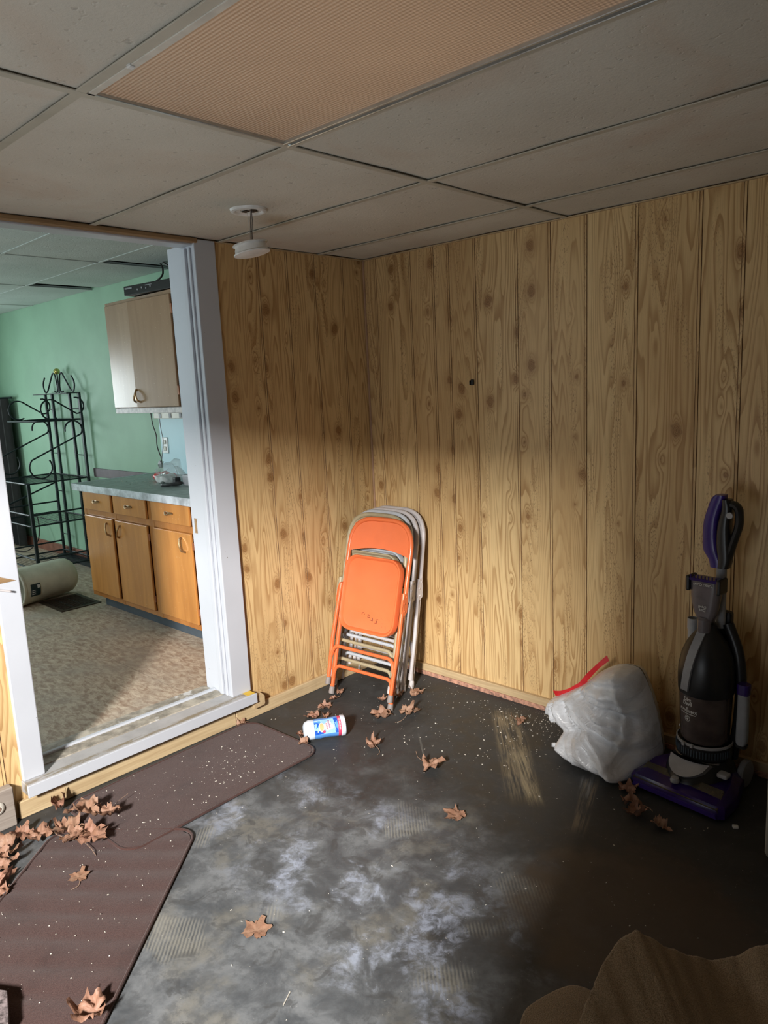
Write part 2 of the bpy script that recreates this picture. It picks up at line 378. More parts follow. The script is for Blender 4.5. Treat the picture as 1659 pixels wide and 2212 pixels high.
MT['mat_edge'] = carpet_mat('brown_mat_binding', (.05, .024, .020), (.08, .042, .036), (.03, .015, .013), 500, .4)
MT['beige'] = carpet_mat('beige_carpet', (.20, .14, .082), (.37, .275, .175), (.17, .12, .07), 330, .9)
MT['leaf'] = leaf_mat(); MT['stem'] = simple('leaf_stem', (.30, .20, .14), .7)
MT['chip'] = simple('pale_debris', (.62, .58, .50), .8, var=.3, scale=30)
MT['bag'] = bag_mat(); MT['red'] = simple('red_drawstring', (.62, .02, .025), .35)
MT['purple'] = simple('purple_plastic', (.026, .009, .11), .22, var=.1)
MT['purple_hd'] = simple('purple_handle', (.034, .014, .17), .3, var=.1)
MT['grey_pl'] = simple('grey_plastic', (.27, .28, .30), .4)
MT['ltgrey_pl'] = simple('pale_grey_plastic', (.36, .36, .37), .45)
MT['smoke'] = glassy('smoky_bin', (.10, .075, .068), .93, .18)
MT['smoke_clear'] = glassy('smoky_window', (.10, .085, .06), .85, .25)
MT['toolpl'] = glassy('smoky_tool', (.16, .14, .15), .88, .2)
MT['lens'] = lens_mat(); MT['silver'] = simple('silver_frame', (.55, .57, .55), .3, .7)
MT['cream_wh'] = simple('cream_metal', (.60, .57, .50), .45)
MT['wire_bk'] = simple('black_wire', (.02, .012, .012), .5); MT['wire_wh'] = simple('white_wire', (.6, .55, .5), .5)
MT['can_blue'] = simple('can_blue', (.10, .30, .72), .35, var=.05); MT['can_dk'] = simple('can_deep_blue', (.015, .09, .48), .35)
MT['can_lt'] = simple('can_light_blue', (.30, .52, .85), .35); MT['can_red'] = simple('can_pink_red', (.62, .06, .13), .4)
MT['can_wh'] = simple('can_milky_plastic', (.66, .74, .84), .35); MT['can_pr'] = simple('can_purple_print', (.25, .06, .22), .5)
MT['coffee'] = simple('can_coffee_print', (.70, .40, .18), .5); MT['yellow'] = simple('yellow_tape', (.62, .42, .05), .6)
MT['block'] = lumber('weathered_block', (.33, .29, .25), (.24, .20, .17), 1); MT['pinkwood'] = simple('pinkish_patch', (.42, .26, .17), .7)
MT['enamel'] = simple('white_enamel', (.42, .42, .38), .35, var=.08)
MT['purple_gr'] = simple('dark_mauve_board', (.10, .075, .085), .5)
MT['redpack'] = simple('red_package', (.72, .03, .03), .35); MT['clearwrap'] = glassy('clear_wrap', (.75, .85, .83), .30, .12)
MT['chrome'] = simple('chrome', (.7, .7, .7), .15, 1.0)

# ---------------------------------------------------------------- mesh helpers
def chain(p):
    m = Matrix.Identity(4)
    while p is not None:
        m = p.matrix_basis @ m; p = p.parent
    return m
def obj(name, bm, mat, parent=None, world=False, smooth=False, label=None, kind=None):
    if world and parent is not None: bm.transform(chain(parent).inverted())
    me = bpy.data.meshes.new(name); bmesh.ops.recalc_face_normals(bm, faces=bm.faces) if bm.faces else None
    bm.to_mesh(me); bm.free()
    me.materials.append(MT[mat] if isinstance(mat, str) else mat)
    if smooth:
        for p in me.polygons: p.use_smooth = True
        if smooth != 'all': me.set_sharp_from_angle(angle=math.radians(38))
    o = bpy.data.objects.new(name, me); COL.objects.link(o)
    if parent is not None: o.parent = parent
    if label: o['label'] = label
    if kind: o['kind'] = kind
    return o
def tag(o, label, cat, group=None, kind=None):
    o['label'] = label; o['category'] = cat
    if group: o['group'] = group
    if kind: o['kind'] = kind
    return o
def thing(name, label, cat, loc=(0, 0, 0), rot=(0, 0, 0), group=None):
    o = bpy.data.objects.new(name, None); COL.objects.link(o); o.empty_display_size = .1
    o.location = loc; o.rotation_euler = rot
    o.matrix_basis = Matrix.LocRotScale(Vector(loc), Euler(rot), None)
    return tag(o, label, cat, group)
def struct(name, bm, mat, **k):
    o = obj(name, bm, mat, **k); o['kind'] = 'structure'; return o
def box(bm, a, b, bev=0.0, seg=1, mtx=None):
    """axis box between corners a and b"""
    a, b = Vector(a), Vector(b)
    t = bmesh.new(); bmesh.ops.create_cube(t, size=1)
    c = (a+b)/2; d = b-a
    for v in t.verts: v.co = Vector((v.co.x*abs(d.x)+c.x, v.co.y*abs(d.y)+c.y, v.co.z*abs(d.z)+c.z))
    if bev: bmesh.ops.bevel(t, geom=list(t.edges), offset=bev, segments=seg, affect='EDGES', profile=.5)
    if mtx is not None: t.transform(mtx)
    merge(bm, t)
def merge(bm, t):
    me = bpy.data.meshes.new('tmp'); t.to_mesh(me); t.free(); bm.from_mesh(me); bpy.data.meshes.remove(me)
def BX(*args, bev=0.0, seg=1):
    bm = bmesh.new()
    for a, b in args: box(bm, a, b, bev, seg)
    return bm
def fillet(pts, r, n=6, closed=False):
    pts = [Vector(p) for p in pts]; out = []
    k = len(pts)
    for i, p in enumerate(pts):
        if not closed and i in (0, k-1): out.append(p); continue
        a, b = pts[(i-1) % k], pts[(i+1) % k]
        da, db = (a-p), (b-p); rr = r[i] if isinstance(r, (list, tuple)) else r
        rr = min(rr, da.length*.49, db.length*.49)
        if rr < 1e-5: out.append(p); continue
        s, e = p+da.normalized()*rr, p+db.normalized()*rr
        for j in range(n+1):
            t = j/n; out.append(s*(1-t)**2+p*2*t*(1-t)+e*t*t)
    return out
def tube(bm, pts, r, seg=8, closed=False, cap=True, flat=1.0):
    pts = [Vector(p) for p in pts]; n = len(pts); rings = []
    nrm = None
    for i, p in enumerate(pts):
        if closed: t = pts[(i+1) % n]-pts[i-1]
        else: t = pts[min(i+1, n-1)]-pts[max(i-1, 0)]
        if t.length < 1e-9: t = Vector((0, 0, 1))
        t.normalize()
        if nrm is None:
            nrm = t.orthogonal().normalized()
            if abs(t.x) < .9: nrm = (Vector((1, 0, 0))-t*t.x).normalized()
        else:
            nrm = (nrm-t*nrm.dot(t))
            nrm = nrm.normalized() if nrm.length > 1e-6 else t.orthogonal().normalized()
        bn = t.cross(nrm); rr = r[i] if isinstance(r, (list, tuple)) else r
        rings.append([bm.verts.new(p+(nrm*math.cos(2*PI*k/seg)+bn*math.sin(2*PI*k/seg)*flat)*rr) for k in range(seg)])
    for i in range(n if closed else n-1):
        A, B = rings[i], rings[(i+1) % n]
        for k in range(seg): bm.faces.new((A[k], A[(k+1) % seg], B[(k+1) % seg], B[k]))
    if cap and not closed:
        bm.faces.new(rings[0][::-1]); bm.faces.new(rings[-1])
def TB(pts, r, seg=8, **k):
    bm = bmesh.new(); tube(bm, pts, r, seg, **k); return bm
def lathe(bm, prof, seg=24, mtx=None, a0=0, a1=2*PI, cap=True, sy=1.0):
    t = bmesh.new(); full = abs(a1-a0-2*PI) < 1e-6; n = seg if full else seg+1
    rings = []
    for r, z in prof:
        rings.append([t.verts.new((r*math.cos(a0+(a1-a0)*k/seg), sy*r*math.sin(a0+(a1-a0)*k/seg), z)) for k in range(n)])
    for A, B in zip(rings, rings[1:]):
        for k in range(seg):
            j = (k+1) % n
            t.faces.new((A[k], A[j], B[j], B[k]))
    if cap and full:
        t.faces.new(rings[0][::-1]); t.faces.new(rings[-1])
    bmesh.ops.remove_doubles(t, verts=t.verts, dist=1e-6)
    if mtx is not None: t.transform(mtx)
    merge(bm, t)
def LT(prof, seg=24, **k):
    bm = bmesh.new(); lathe(bm, prof, seg, **k); return bm
def rrect(w, h, r, n=5):
    """rounded rectangle outline (x, y) list, centred"""
    o = []
    for cx, cy, a in ((w/2-r, h/2-r, 0), (-w/2+r, h/2-r, 90), (-w/2+r, -h/2+r, 180), (w/2-r, -h/2+r, 270)):
        for i in range(n+1):
            t = math.radians(a+90*i/n); o.append((cx+r*math.cos(t), cy+r*math.sin(t)))
    return o
def loft(bm, loops, cap=(True, True), closed=True):
    rr = [[bm.verts.new(p) for p in lp] for lp in loops]; n = len(rr[0])
    for A, B in zip(rr, rr[1:]):
        for k in range(n if closed else n-1):
            j = (k+1) % n; bm.faces.new((A[k], A[j], B[j], B[k]))
    if cap[0]: bm.faces.new(rr[0][::-1])
    if cap[1]: bm.faces.new(rr[-1])
def T(x=0, y=0, z=0): return Matrix.Translation((x, y, z))
def R(a, ax): return Matrix.Rotation(math.radians(a), 4, ax)
def textmesh(body, size, extrude=.0004, align='CENTER', shear=0.0, bold=0.0):
    cu = bpy.data.curves.new('t', 'FONT'); cu.body = body; cu.size = size; cu.extrude = extrude; cu.align_x = align; cu.align_y = 'CENTER'
    cu.shear = shear; cu.offset = bold; cu.space_line = .8; cu.resolution_u = 3
    o = bpy.data.objects.new('t', cu); COL.objects.link(o)
    dg = bpy.context.evaluated_depsgraph_get(); me = bpy.data.meshes.new_from_object(o.evaluated_get(dg))
    bm = bmesh.new(); bm.from_mesh(me); bpy.data.meshes.remove(me); bpy.data.objects.remove(o); bpy.data.curves.remove(cu)
    return bm
def bend_to_cyl(bm, radius, face_ang, z0, cx=0, cy=0):
    """text in its xy plane wrapped on a vertical cylinder; text x runs round it, y goes up"""
    bmesh.ops.subdivide_edges(bm, edges=[e for e in bm.edges if e.calc_length() > .008], cuts=2)
    for v in bm.verts:
        a = face_ang + v.co.x/radius; rr = radius+v.co.z
        v.co = Vector((cx+rr*math.cos(a), cy+rr*math.sin(a), z0+v.co.y))
def copy_tree(o, parent=None):
    c = o.copy(); COL.objects.link(c)
    if parent is not None:
        c.parent = parent
    for ch in [x for x in bpy.data.objects if x.parent == o]: copy_tree(ch, c)
    return c

CEIL = 2.312
KZ = 0.12          # kitchen floor
KC = 2.52          # kitchen ceiling
DY0, DY1 = -2.003, -1.085   # door opening
HEAD = 2.287

# ================================================================ STRUCTURE
# ---- floor
bm = bmesh.new(); bmesh.ops.create_grid(bm, x_segments=1, y_segments=1, size=.5)
for v in bm.verts: v.co = Vector(((v.co.x+.5)*3.75, -(v.co.y+.5)*3.6, 0))
box(bm, (0, -3.6, -.05), (3.75, 0, -.001))
struct('floor', bm, 'floor')
bm = BX(((-5.6, -4.3, KZ-.08), (-.19, 0, KZ)))
struct('floor_kitchen', bm, 'vinyl')

# ---- boards of the printed pine panelling
def board(wall, u0, u1, z0, z1, side):
    """one board; side 'R' lies on y=0 facing -y, 'L' on x=0 facing +x; front face with a bead cut beside the right edge"""
    g = .0010; u0 += g; u1 -= g
    prof = [(u0, -.006), (u0, -.001), (u0+.0011, 0), (u1-.0125, 0), (u1-.0117, -.0018), (u1-.0103, -.0018), (u1-.0095, 0), (u1-.0011, 0), (u1, -.001), (u1, -.006)]
    bm = bmesh.new(); A, B = [], []
    for u, d in prof:
        for z, lst in ((z0, A), (z1, B)):
            lst.append(bm.verts.new((u, -d, z) if side == 'R' else (d, u, z)))
    for i in range(len(prof)-1): bm.faces.new((A[i], A[i+1], B[i+1], B[i]))
    bm.faces.ensure_lookup_table()
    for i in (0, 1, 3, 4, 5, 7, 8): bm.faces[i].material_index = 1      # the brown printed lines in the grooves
    bm.faces.new(A[::-1]); bm.faces.new(B)
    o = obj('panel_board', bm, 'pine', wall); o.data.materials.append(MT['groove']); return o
wR = struct('wall_right', BX(((-.2, .0065, -.05), (3.75, .12, KC+.1))), 'header_wood')
edges = [0, .092, .341, .496, .594, .755, .994, 1.168, 1.346, 1.575, 1.83, 1.99, 2.21, 2.40, 2.61, 2.85, 3.02, 3.25, 3.50, 3.70]
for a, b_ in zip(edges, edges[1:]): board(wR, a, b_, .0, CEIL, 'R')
wL = struct('wall_left', BX(((-.2, DY1+.012, -.05), (-.0065, .0065, KC+.1)), ((-.2, -3.6, -.05), (-.0065, DY0-.012, KC+.1)),
            ((-.2, DY0, -.05), (-.0065, DY1, KZ-.012)), ((-.075, DY0, HEAD+.014), (-.0065, DY1, KC+.1))), 'header_wood')
e2 = [0, -.161, -.363, -.544, -.723, -1.07]
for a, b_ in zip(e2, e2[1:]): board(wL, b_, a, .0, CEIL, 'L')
e3 = [-2.02, -2.14, -2.36, -2.6, -2.8, -3.05, -3.3, -3.55]
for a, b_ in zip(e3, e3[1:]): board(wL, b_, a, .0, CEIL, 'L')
bm = BX(((0, DY0-.017, .0), (.004, DY1+.015, .095)))
obj('panel_strip', bm, 'base_wood', wL)
# side and rear walls of the room, round the photographer
struct('wall_side', BX(((3.62, -3.6, 0), (3.74, 0, CEIL+.2))), 'header_wood')
struct('wall_rear', BX(((0, -3.60, 0), (1.2, -3.52, CEIL+.2)), ((2.5, -3.60, 0), (3.74, -3.52, CEIL+.2)), ((1.2, -3.60, 2.0), (2.5, -3.52, CEIL+.2))), 'header_wood')

# ---- kitchen shell
wk = struct('wall_kitchen', BX(((-5.7, -.05, KZ-.05), (-.2, .0, KC+.1))), 'green')
obj('blue_panel', BX(((-2.235, -.056, .98), (-.2, -.0495, 1.52))), 'blue', wk, label='pale blue painted part above the counter')
bm = BX(((-4.27, -.075, KZ), (-2.26, -.05, KZ+.10)), bev=.003)
struct('baseboard_kitchen', bm, 'kbase')
struct('wall_kitchen_far', BX(((-5.7, -4.3, KZ-.05), (-5.6, 0, KC+.1))), 'green')
struct('wall_kitchen_near', BX(((-5.7, -4.4, KZ-.05), (-.1, -4.3, KC+.1))), 'green')
struct('baseboard_kitchen_far', BX(((-5.6, -4.3, KZ), (-5.58, -.05, KZ+.10)), ((-5.6, -.07, KZ), (-4.27, -.05, KZ+.10)), bev=.003), 'kbase')
# unidentified dark edge at the far left of the kitchen, built as a wavy sheet
t = thing('dark_panel', 'dark panel standing at the far left end of the green kitchen wall', 'panel', (-5.25, -.16, KZ))
bm = bmesh.new()
lp = []
for k in range(25): lp.append((-.22+.44*k/24, .03*math.sin(k*1.1), 0))
back = [(p[0], p[1]+.012, p[2]) for p in lp][::-1]
loft(bm, [[(x, y, .02) for x, y, z in lp+back], [(x*.97, y, 1.55) for x, y, z in lp+back]])
obj('sheet', bm, 'dark', t, smooth=True)
obj('rail', TB([(-.27, .05, 1.56), (.27, .05, 1.56)], .01), 'iron', t)

# ---- ceilings
MX = 1.2475; SP = .6096; Y4 = -.333
cl = struct('ceiling', BX(((-.01, -3.6, CEIL+.035), (3.74, .0, CEIL+.08))), 'tile')
xs = [0, MX, MX+2*SP, 3.66]; ys = [0, Y4, Y4-SP, Y4-2*SP, Y4-3*SP, Y4-4*SP, Y4-5*SP, -3.6]
BW = .0125
for i in range(3):
    for j in range(7):
        if i == 1 and j == 3: continue
        x0, x1 = xs[i], xs[i+1]; y1, y0 = ys[j], ys[j+1]
        bm = bmesh.new(); nx, ny = 10, 6; sag = .004 if (i, j) not in ((0, 1), (0, 0), (1, 1)) else .009
        vs = [[bm.verts.new((x0+(x1-x0)*a/nx, y0+(y1-y0)*b/ny, CEIL+.004-sag*math.sin(PI*a/nx)*math.sin(PI*b/ny)+.002*math.sin(a*1.3+i*2+b*.8+j))) for b in range(ny+1)] for a in range(nx+1)]
        for a in range(nx):
            for b in range(ny): bm.faces.new((vs[a][b], vs[a][b+1], vs[a+1][b+1], vs[a+1][b]))
        e = bmesh.ops.extrude_face_region(bm, geom=list(bm.faces))
        bmesh.ops.translate(bm, verts=[v for v in e['geom'] if isinstance(v, bmesh.types.BMVert)], vec=(0, 0, .014))
        obj('ceiling_tile', bm, 'tile', cl, smooth=True)
for j in range(1, 7):
    obj('grid_bar', BX(((0, ys[j]-BW, CEIL-.004), (3.66, ys[j]+BW, CEIL)), bev=.001), 'tbar', cl)
for i in (1, 2):
    obj('grid_bar', BX(((xs[i]-BW, -3.6, CEIL-.0045), (xs[i]+BW, 0, CEIL-.0005)), bev=.001), 'tbar', cl)
obj('wall_angle', BX(((0, -.012, CEIL-.006), (3.62, 0, CEIL-.001)), ((0, -1.07, CEIL-.006), (.012, 0, CEIL-.001))), 'base_wood_x', cl)

ck = struct('ceiling_kitchen', BX(((-5.7, -4.3, KC+.05), (-.19, 0, KC+.1))), 'dark')
kxs = [-5.6, -4.33, -3.107, -1.885, -.665, -.2]; kys = [-.05, -.58, -1.19, -1.80, -2.41, -3.02, -3.63, -4.3]
for i in range(5):
    for j in range(7):
        x0, x1, y1, y0 = kxs[i], kxs[i+1], kys[j], kys[j+1]
        mt = None
        bm = bmesh.new()
        if j == 0 and i == 2: x1b, x0b, y1 = x1, x0, y1+.0; bmz = (0, .0)
        if j == 0 and i == 2:      # slipped tile leaves a black gap beside the grid
            box(bm, (x0+.15, y0+.005, KC), (x1-.005, y1-.005, KC+.014))
        elif j == 0 and i == 3:
            box(bm, (x0+.11, y0+.005, KC), (x1-.005, y1-.005, KC+.014))
        else:
            box(bm, (x0+.005, y0+.005, KC), (x1-.005, y1-.005, KC+.014))
        obj('ceiling_tile', bm, 'tile_k', ck)
for j in range(1, 7): obj('grid_bar', BX(((-5.6, kys[j]-.010, KC-.004), (-.2, kys[j]+.010, KC)), bev=.001), 'tile_k', ck)
for i in range(1, 5): obj('grid_bar', BX(((kxs[i]-.010, -4.3, KC-.0045), (kxs[i]+.010, -.05, KC-.0005)), bev=.001), 'tile_k', ck)

# ---- doorway trim
dw = struct('door_1', BX(((-.21, DY1, KZ), (.0, DY1+.02, HEAD+.01)), bev=.002), 'white_trim')      # right jamb
obj('door_stop', BX(((-.075, DY1-.014, KZ+.03), (-.045, DY1, HEAD-.01)), bev=.004, seg=2), 'white_trim', dw)
obj('door_stop', BX(((-.030, DY1-.010, KZ+.03), (-.012, DY1, HEAD-.01)), bev=.004, seg=2), 'white_trim', dw)
obj('door_casing', BX(((0, DY1-.004, .148), (.021, DY1+.108, HEAD+.022)), bev=.004, seg=2), 'white_trim', dw)
obj('door_casing', BX(((.0, DY0-.082, .148), (.021, DY0+.003, HEAD+.022)), bev=.004, seg=2), 'white_trim', dw)
obj('left_jamb', BX(((-.21, DY0-.02, KZ), (.0, DY0, HEAD+.01)), bev=.002), 'white_trim', dw)
obj('head_jamb', BX(((-.085, DY0-.02, HEAD-.004), (.004, DY1+.02, HEAD+.012)), bev=.003), 'white_trim', dw)
obj('strike_recess', BX(((-.185, DY1-.0012, .955), (-.165, DY1+.001, 1.03))), 'header_wood', dw, label='bare wood strike plate recess')
obj('sill_board', BX(((-.055, DY0-.085, .100), (.066, DY1+.105, .148)), bev=.003), 'sill', dw)
obj('sill_nosing', BX(((.062, DY0-.087, .097), (.070, DY1+.108, .1465)), bev=.002), 'white_trim', dw)
obj('threshold_ridge', BX(((-.150, DY0, .125), (-.125, DY1, .160)), bev=.005, seg=2), 'white_trim', dw)
obj('threshold', BX(((-.135, DY0, .10), (-.05, DY1, .1515)), ((-.235, DY0, .11), (-.145, DY1, .148)), bev=.004), 'threshold', dw)
obj('yellow_patch', BX(((.018, DY1+.055, .148), (.064, DY1+.10, .1492))), 'yellow', dw)
bm = bmesh.new(); loft(bm, [[(.0215, DY0-.082, z) for z in ()] or [(.0205, DY0-.082, .958), (.0205, DY0-.082, .99), (.0205, DY0-.01, .958)], [(.0235, DY0-.082, .958), (.0235, DY0-.082, .99), (.0235, DY0-.01, .958)]])
obj('bare_wedge', bm, 'header_wood', dw, label='bare brown wood where the casing paint stops')
struct('trim_1', BX(((-.005, -3.55, HEAD+.004), (.030, DY1+.012, CEIL)), bev=.004), 'header_wood')
# base boards
struct('baseboard_left', BX(((.004, -1.075, .0), (.020, -.012, .066)), bev=.003), 'base_wood')
struct('baseboard_sill', BX(((.004, -2.115, .0), (.022, -1.08, .072)), bev=.003), 'base_wood')
struct('baseboard_right', BX(((.02, -.022, .022), (3.6, -.001, .063)), bev=.003), 'base_wood_x')
struct('trim_2', BX(((.02, -.026, 0), (3.6, -.001, .023)), bev=.002), 'red_strip')
struct('trim_3', BX(((-.001, -.008, .06), (.008, .001, CEIL-.004)), bev=.003, seg=2), 'pinkwood')
obj('patch_board', BX(((.004, -1.22, .072), (.016, -1.08, .098)), bev=.002), 'pinkwood', bpy.data.objects['baseboard_sill'])

# ---- crooked small blocks on the left wall
t = thing('wood_block', 'small pale wood block with a nail hole beside the right end of the white sill', 'block', (.02, -.955, .06))
bm = bmesh.new()
loft(bm, [[(x, y, z) for y, z in ((-.032, 0), (.030, .004), (.034, .012), (.034, .050), (.018, .068), (-.032, .060))] for x in (0, .022)])
bmesh.ops.scale(bm, vec=(1.5, 1, 1), verts=bm.verts); obj('body', bm, 'base_wood_x', t); obj('nail_hole', LT([(.003, 0), (.003, .002)], 8, mtx=T(.0315, 0, .03)@R(90, 'Y')), 'dark', t)
t = thing('door_stop_block', 'weathered grey wood block with a round metal button at the lower left wall', 'block', (.0, -2.23, 0))
obj('body', BX(((.005, -.11, 0), (.048, .095, .162)), bev=.004), 'block', t)
obj('button', LT([(.0, .0), (.024, .0), (.026, .004), (.022, .009), (.014, .011), (.0135, .008), (.0, .008)], 24, mtx=T(.048, .030, .098)@R(90, 'Y')), 'cream_wh', t, smooth=True)
obj('screw', LT([(0, 0), (.010, 0), (.010, .004), (.004, .005), (.003, .010), (0, .010)], 12, mtx=T(.056, .030, .098)@R(90, 'Y')), 'chrome', t, smooth=True)
t = tag(obj('latch_hook', TB(fillet([(.024, -2.10, .945), (.042, -2.10, .945), (.044, -2.045, .925), (.034, -2.040, .922)], .006), .004, 8), 'grey1', smooth=True),
        'small white metal latch arm on the left white door casing', 'latch')
t = thing('wall_plug', 'small black broken hook stuck in the pine wall above the chairs', 'hook', (.726, 0, 1.624))
obj('body', BX(((-.010, -.010, -.014), (.008, 0, .014)), bev=.003), 'black', t)
obj('stub', BX(((-.012, -.018, -.012), (-.007, -.004, .010)), bev=.002), 'black', t)

# ================================================================ CEILING LIGHT
t = thing('ceiling_light', 'rectangular ceiling troffer with a yellowed prismatic lens', 'ceiling light', (MX, Y4-2*SP, CEIL))
LXX, LYY = 2*SP, SP
obj('housing', BX(((.02, -LYY+.02, .006), (LXX-.02, -.02, .10))), 'cream_wh', t)
obj('lens', BX(((.022, -LYY+.022, .0015), (LXX-.022, -.022, .0055))), 'lens', t)
for nme, a, b_, mt in (('frame_rail', (.012, -LYY+.012, -.006), (LXX-.012, -LYY+.030, .004), 'cream_wh'), ('frame_rail', (.012, -.018, -.010), (LXX-.012, -.012, .004), 'silver'),
                   ('frame_rail', (.012, -.034, -.007), (LXX-.012, -.026, .004), 'silver'), ('frame_end', (.012, -LYY+.012, -.006), (.022, -.012, .004), 'silver'), ('frame_end', (LXX-.024, -LYY+.012, -.006), (LXX-.012, -.012, .004), 'silver')):
    obj(nme, BX((a, b_), bev=.0015), mt, t)
obj('latch_tab', BX(((.20, -LYY+.008, -.010), (.215, -LYY+.022, .0)), bev=.002), 'white_pl', t)

# ================================================================ SMOKE DETECTOR
t = thing('smoke_detector', 'white smoke detector dangling by its wires from a ceiling plate', 'smoke detector', (.584, -1.203, CEIL-.001))
obj('mounting_plate', LT([(.0, -.002), (.030, -.002), (.032, -.005), (.048, -.005), (.052, -.010), (.060, -.012), (.068, -.009), (.071, 0)], 40, cap=False), 'white_pl', t, smooth=True)
obj('plate_opening', BX(((-.030, -.012, -.0065), (-.004, .008, -.004)), ((.012, -.006, -.0065), (.040, .010, -.004)), ((-.012, .018, -.0065), (.02, .03, -.004))), 'vent', t)
DM = T(.004, -.004, -.150) @ R(7, 'X') @ R(-6, 'Y')
obj('detector_body', LT([(.0, .027), (.066, .026), (.068, .022), (.060, .021), (.060, .012), (.062, .008), (.064, -.006), (.070, -.008), (.070, -.013), (.052, -.018), (.026, -.021), (.0, -.021)], 40, mtx=DM), 'white_pl', t, smooth=True)
obj('connector', BX(((-.010, -.008, .026), (.012, .008, .040)), bev=.002).copy() if False else LT([(.0, .026), (.010, .026), (.011, .038), (.0, .038)], 10, mtx=DM), 'white_pl', t)
obj('wire', TB([(.014, .0, -.004), (.006, .0, -.04), (.004, .0, -.08), (.006, -.003, -.115)], .0014, 6), 'wire_bk', t)
obj('wire', TB([(.014, .002, -.004), (.015, .002, -.04), (.008, .002, -.08), (.009, .0, -.115)], .0014, 6), 'wire_bk', t)
obj('wire', TB([(-.012, .002, -.004), (-.009, .002, -.04), (-.003, .0, -.08), (-.001, -.002, -.115)], .0011, 6), 'wire_wh', t)

# ================================================================ KITCHEN CABINETS
FY = -.716
t = thing('base_cabinet', 'orange maple base cabinet with three drawers and three doors', 'cabinet', (-1.22, FY, KZ))
def W(bm, name, mat, **k): return obj(name, bm, mat, t, world=True, **k)
CX0, CX1 = -2.243, -.24
W(BX(((CX0, FY+.022, KZ+.095), (CX1, -.06, .9895))), 'body', 'cab')
# face frame
W(BX(((CX0+.001, FY+.0045, .985), (CX1, FY+.0215, .989)), ((CX0+.001, FY+.0045, .815), (CX1, FY+.0215, .858)), ((CX0+.001, FY+.0045, .214), (CX1, FY+.0215, .25)),
     ((CX0, FY+.003, .213), (-2.205, FY+.022, .9895)), ((-1.795, FY+.003, .213), (-1.762, FY+.022, .9895)), ((-1.325, FY+.003, .213), (-1.262, FY+.022, .9895)), ((-.82, FY+.003, .213), (-.755, FY+.022, .9895)), bev=.0015), 'face_frame', 'cab')
W(BX(((CX0+.03, FY+.075, KZ), (CX1, FY+.09, KZ+.10))), 'toe_kick', 'kick')
def pull(x, z, vertical, par, y, s=1):
    bm = bmesh.new()
    if vertical:
        p = [(x-.014*s, y, z+.045), (x-.014*s, y-.010, z+.046), (x-.004*s, y-.024, z+.01), (x+.010*s, y-.022, z-.026), (x+.018*s, y-.004, z-.036), (x+.02*s, y, z-.036)]
        tube(bm, fillet(p, .02, 5), [.0085]+[.0062]*(len(fillet(p, .02, 5))-2)+[.0085], 8)
    else:
        p = [(x-.046, y-.002, z+.008), (x-.03, y-.012, z-.002), (x-.008, y-.018, z-.008), (x+.012, y-.018, z+.003), (x+.03, y-.012, z+.006), (x+.046, y-.002, z+.002)]
        q = fillet(p, .02, 4); tube(bm, q, [.0025+.0055*abs(math.cos(PI*i/(len(q)-1)))**.7*(1 if 0 < i < len(q)-1 else .4) for i in range(len(q))], 8, flat=.6)
        box(bm, (x-.045, y-.004, z-.004), (x+.045, y, z+.010), .002)
    obj('pull', bm, 'bronze', par, world=True, smooth=True)
for (a, b_) in ((-2.203, -1.797), (-1.758, -1.327), (-1.258, -.822)):
    d = W(BX(((a, FY-.013, .86), (b_, FY+.003, .983)), bev=.004, seg=2), 'drawer', 'cab_door'); pull((a+b_)/2, .922, False, d, FY-.013)
for (a, b_, px, s) in ((-2.213, -1.805, -1.86, 1), (-1.757, -1.335, -1.70, -1), (-1.256, -.825, -.915, 1)):
    d = W(BX(((a, FY-.013, .252), (b_, FY+.003, .814)), bev=.004, seg=2), 'door', 'cab_door'); pull(px, .735, True, d, FY-.013, s)
    hx = b_+.004 if s < 0 or a > -1.3 else a-.004
    for hz in (.33, .74): obj('hinge', BX(((hx-.004, FY-.006, hz-.022), (hx+.004, FY+.003, hz+.022)), bev=.001), 'copper', d, world=True)
t = thing('countertop', 'grey green laminate countertop with a ribbed metal edge', 'countertop', (-1.2, FY, 1.0))
W(BX(((-2.318, -.742, .990), (-.2, -.055, 1.034)), bev=.003), 'slab', 'top')
W(BX(((-2.324, -.750, .988), (-.2, -.742, 1.036)), ((-2.3245, -.7505, .9875), (-2.3185, -.056, 1.0365)), bev=.002), 'edge_strip', 'top_edge')
t = tag(obj('backsplash_board', BX(((-3.43, -.062, .945), (-2.33, -.0505, 1.022)), bev=.002), 'purple_gr'), 'dark mauve board along the green wall left of the counter', 'board')

UY = -.38; UX0, UX1 = -2.262, -.75
t = thing('wall_cabinet', 'brown maple wall cabinet with a pair of doors above the counter', 'cabinet', (-1.8, UY, 1.515))
W(BX(((UX0, UY+.02, 1.515), (UX1, -.051, 2.302)), bev=.002), 'body', 'ucab')
W(BX(((UX0+.001, UY+.001, 2.270), (UX1, UY+.0195, 2.301)), ((UX0, UY, 1.5535), (UX0+.03, UY+.02, 2.302)), ((-1.355, UY, 1.5535), (-1.31, UY+.02, 2.302)), bev=.002), 'face_frame', 'ucab')
W(BX(((UX0, UY-.001, 1.513), (UX1, UY+.02, 1.552)), bev=.002), 'bottom_rail', 'ucab_rail')
dl = W(BX(((-2.238, UY-.018, 1.556), (-1.860, UY, 2.278)), bev=.003), 'door', 'ucab')
dr = W(BX(((-1.855, UY-.018, 1.556), (-1.362, UY, 2.272)), bev=.003), 'door', 'ucab')
pull(-1.895, 1.63, True, dl, UY-.018, -1); pull(-1.822, 1.63, True, dr, UY-.018, 1)
for hz in (1.66, 2.18): obj('hinge', BX(((-1.362, UY-.019, hz-.03), (-1.346, UY-.002, hz+.03)), bev=.002), 'copper', dr, world=True)
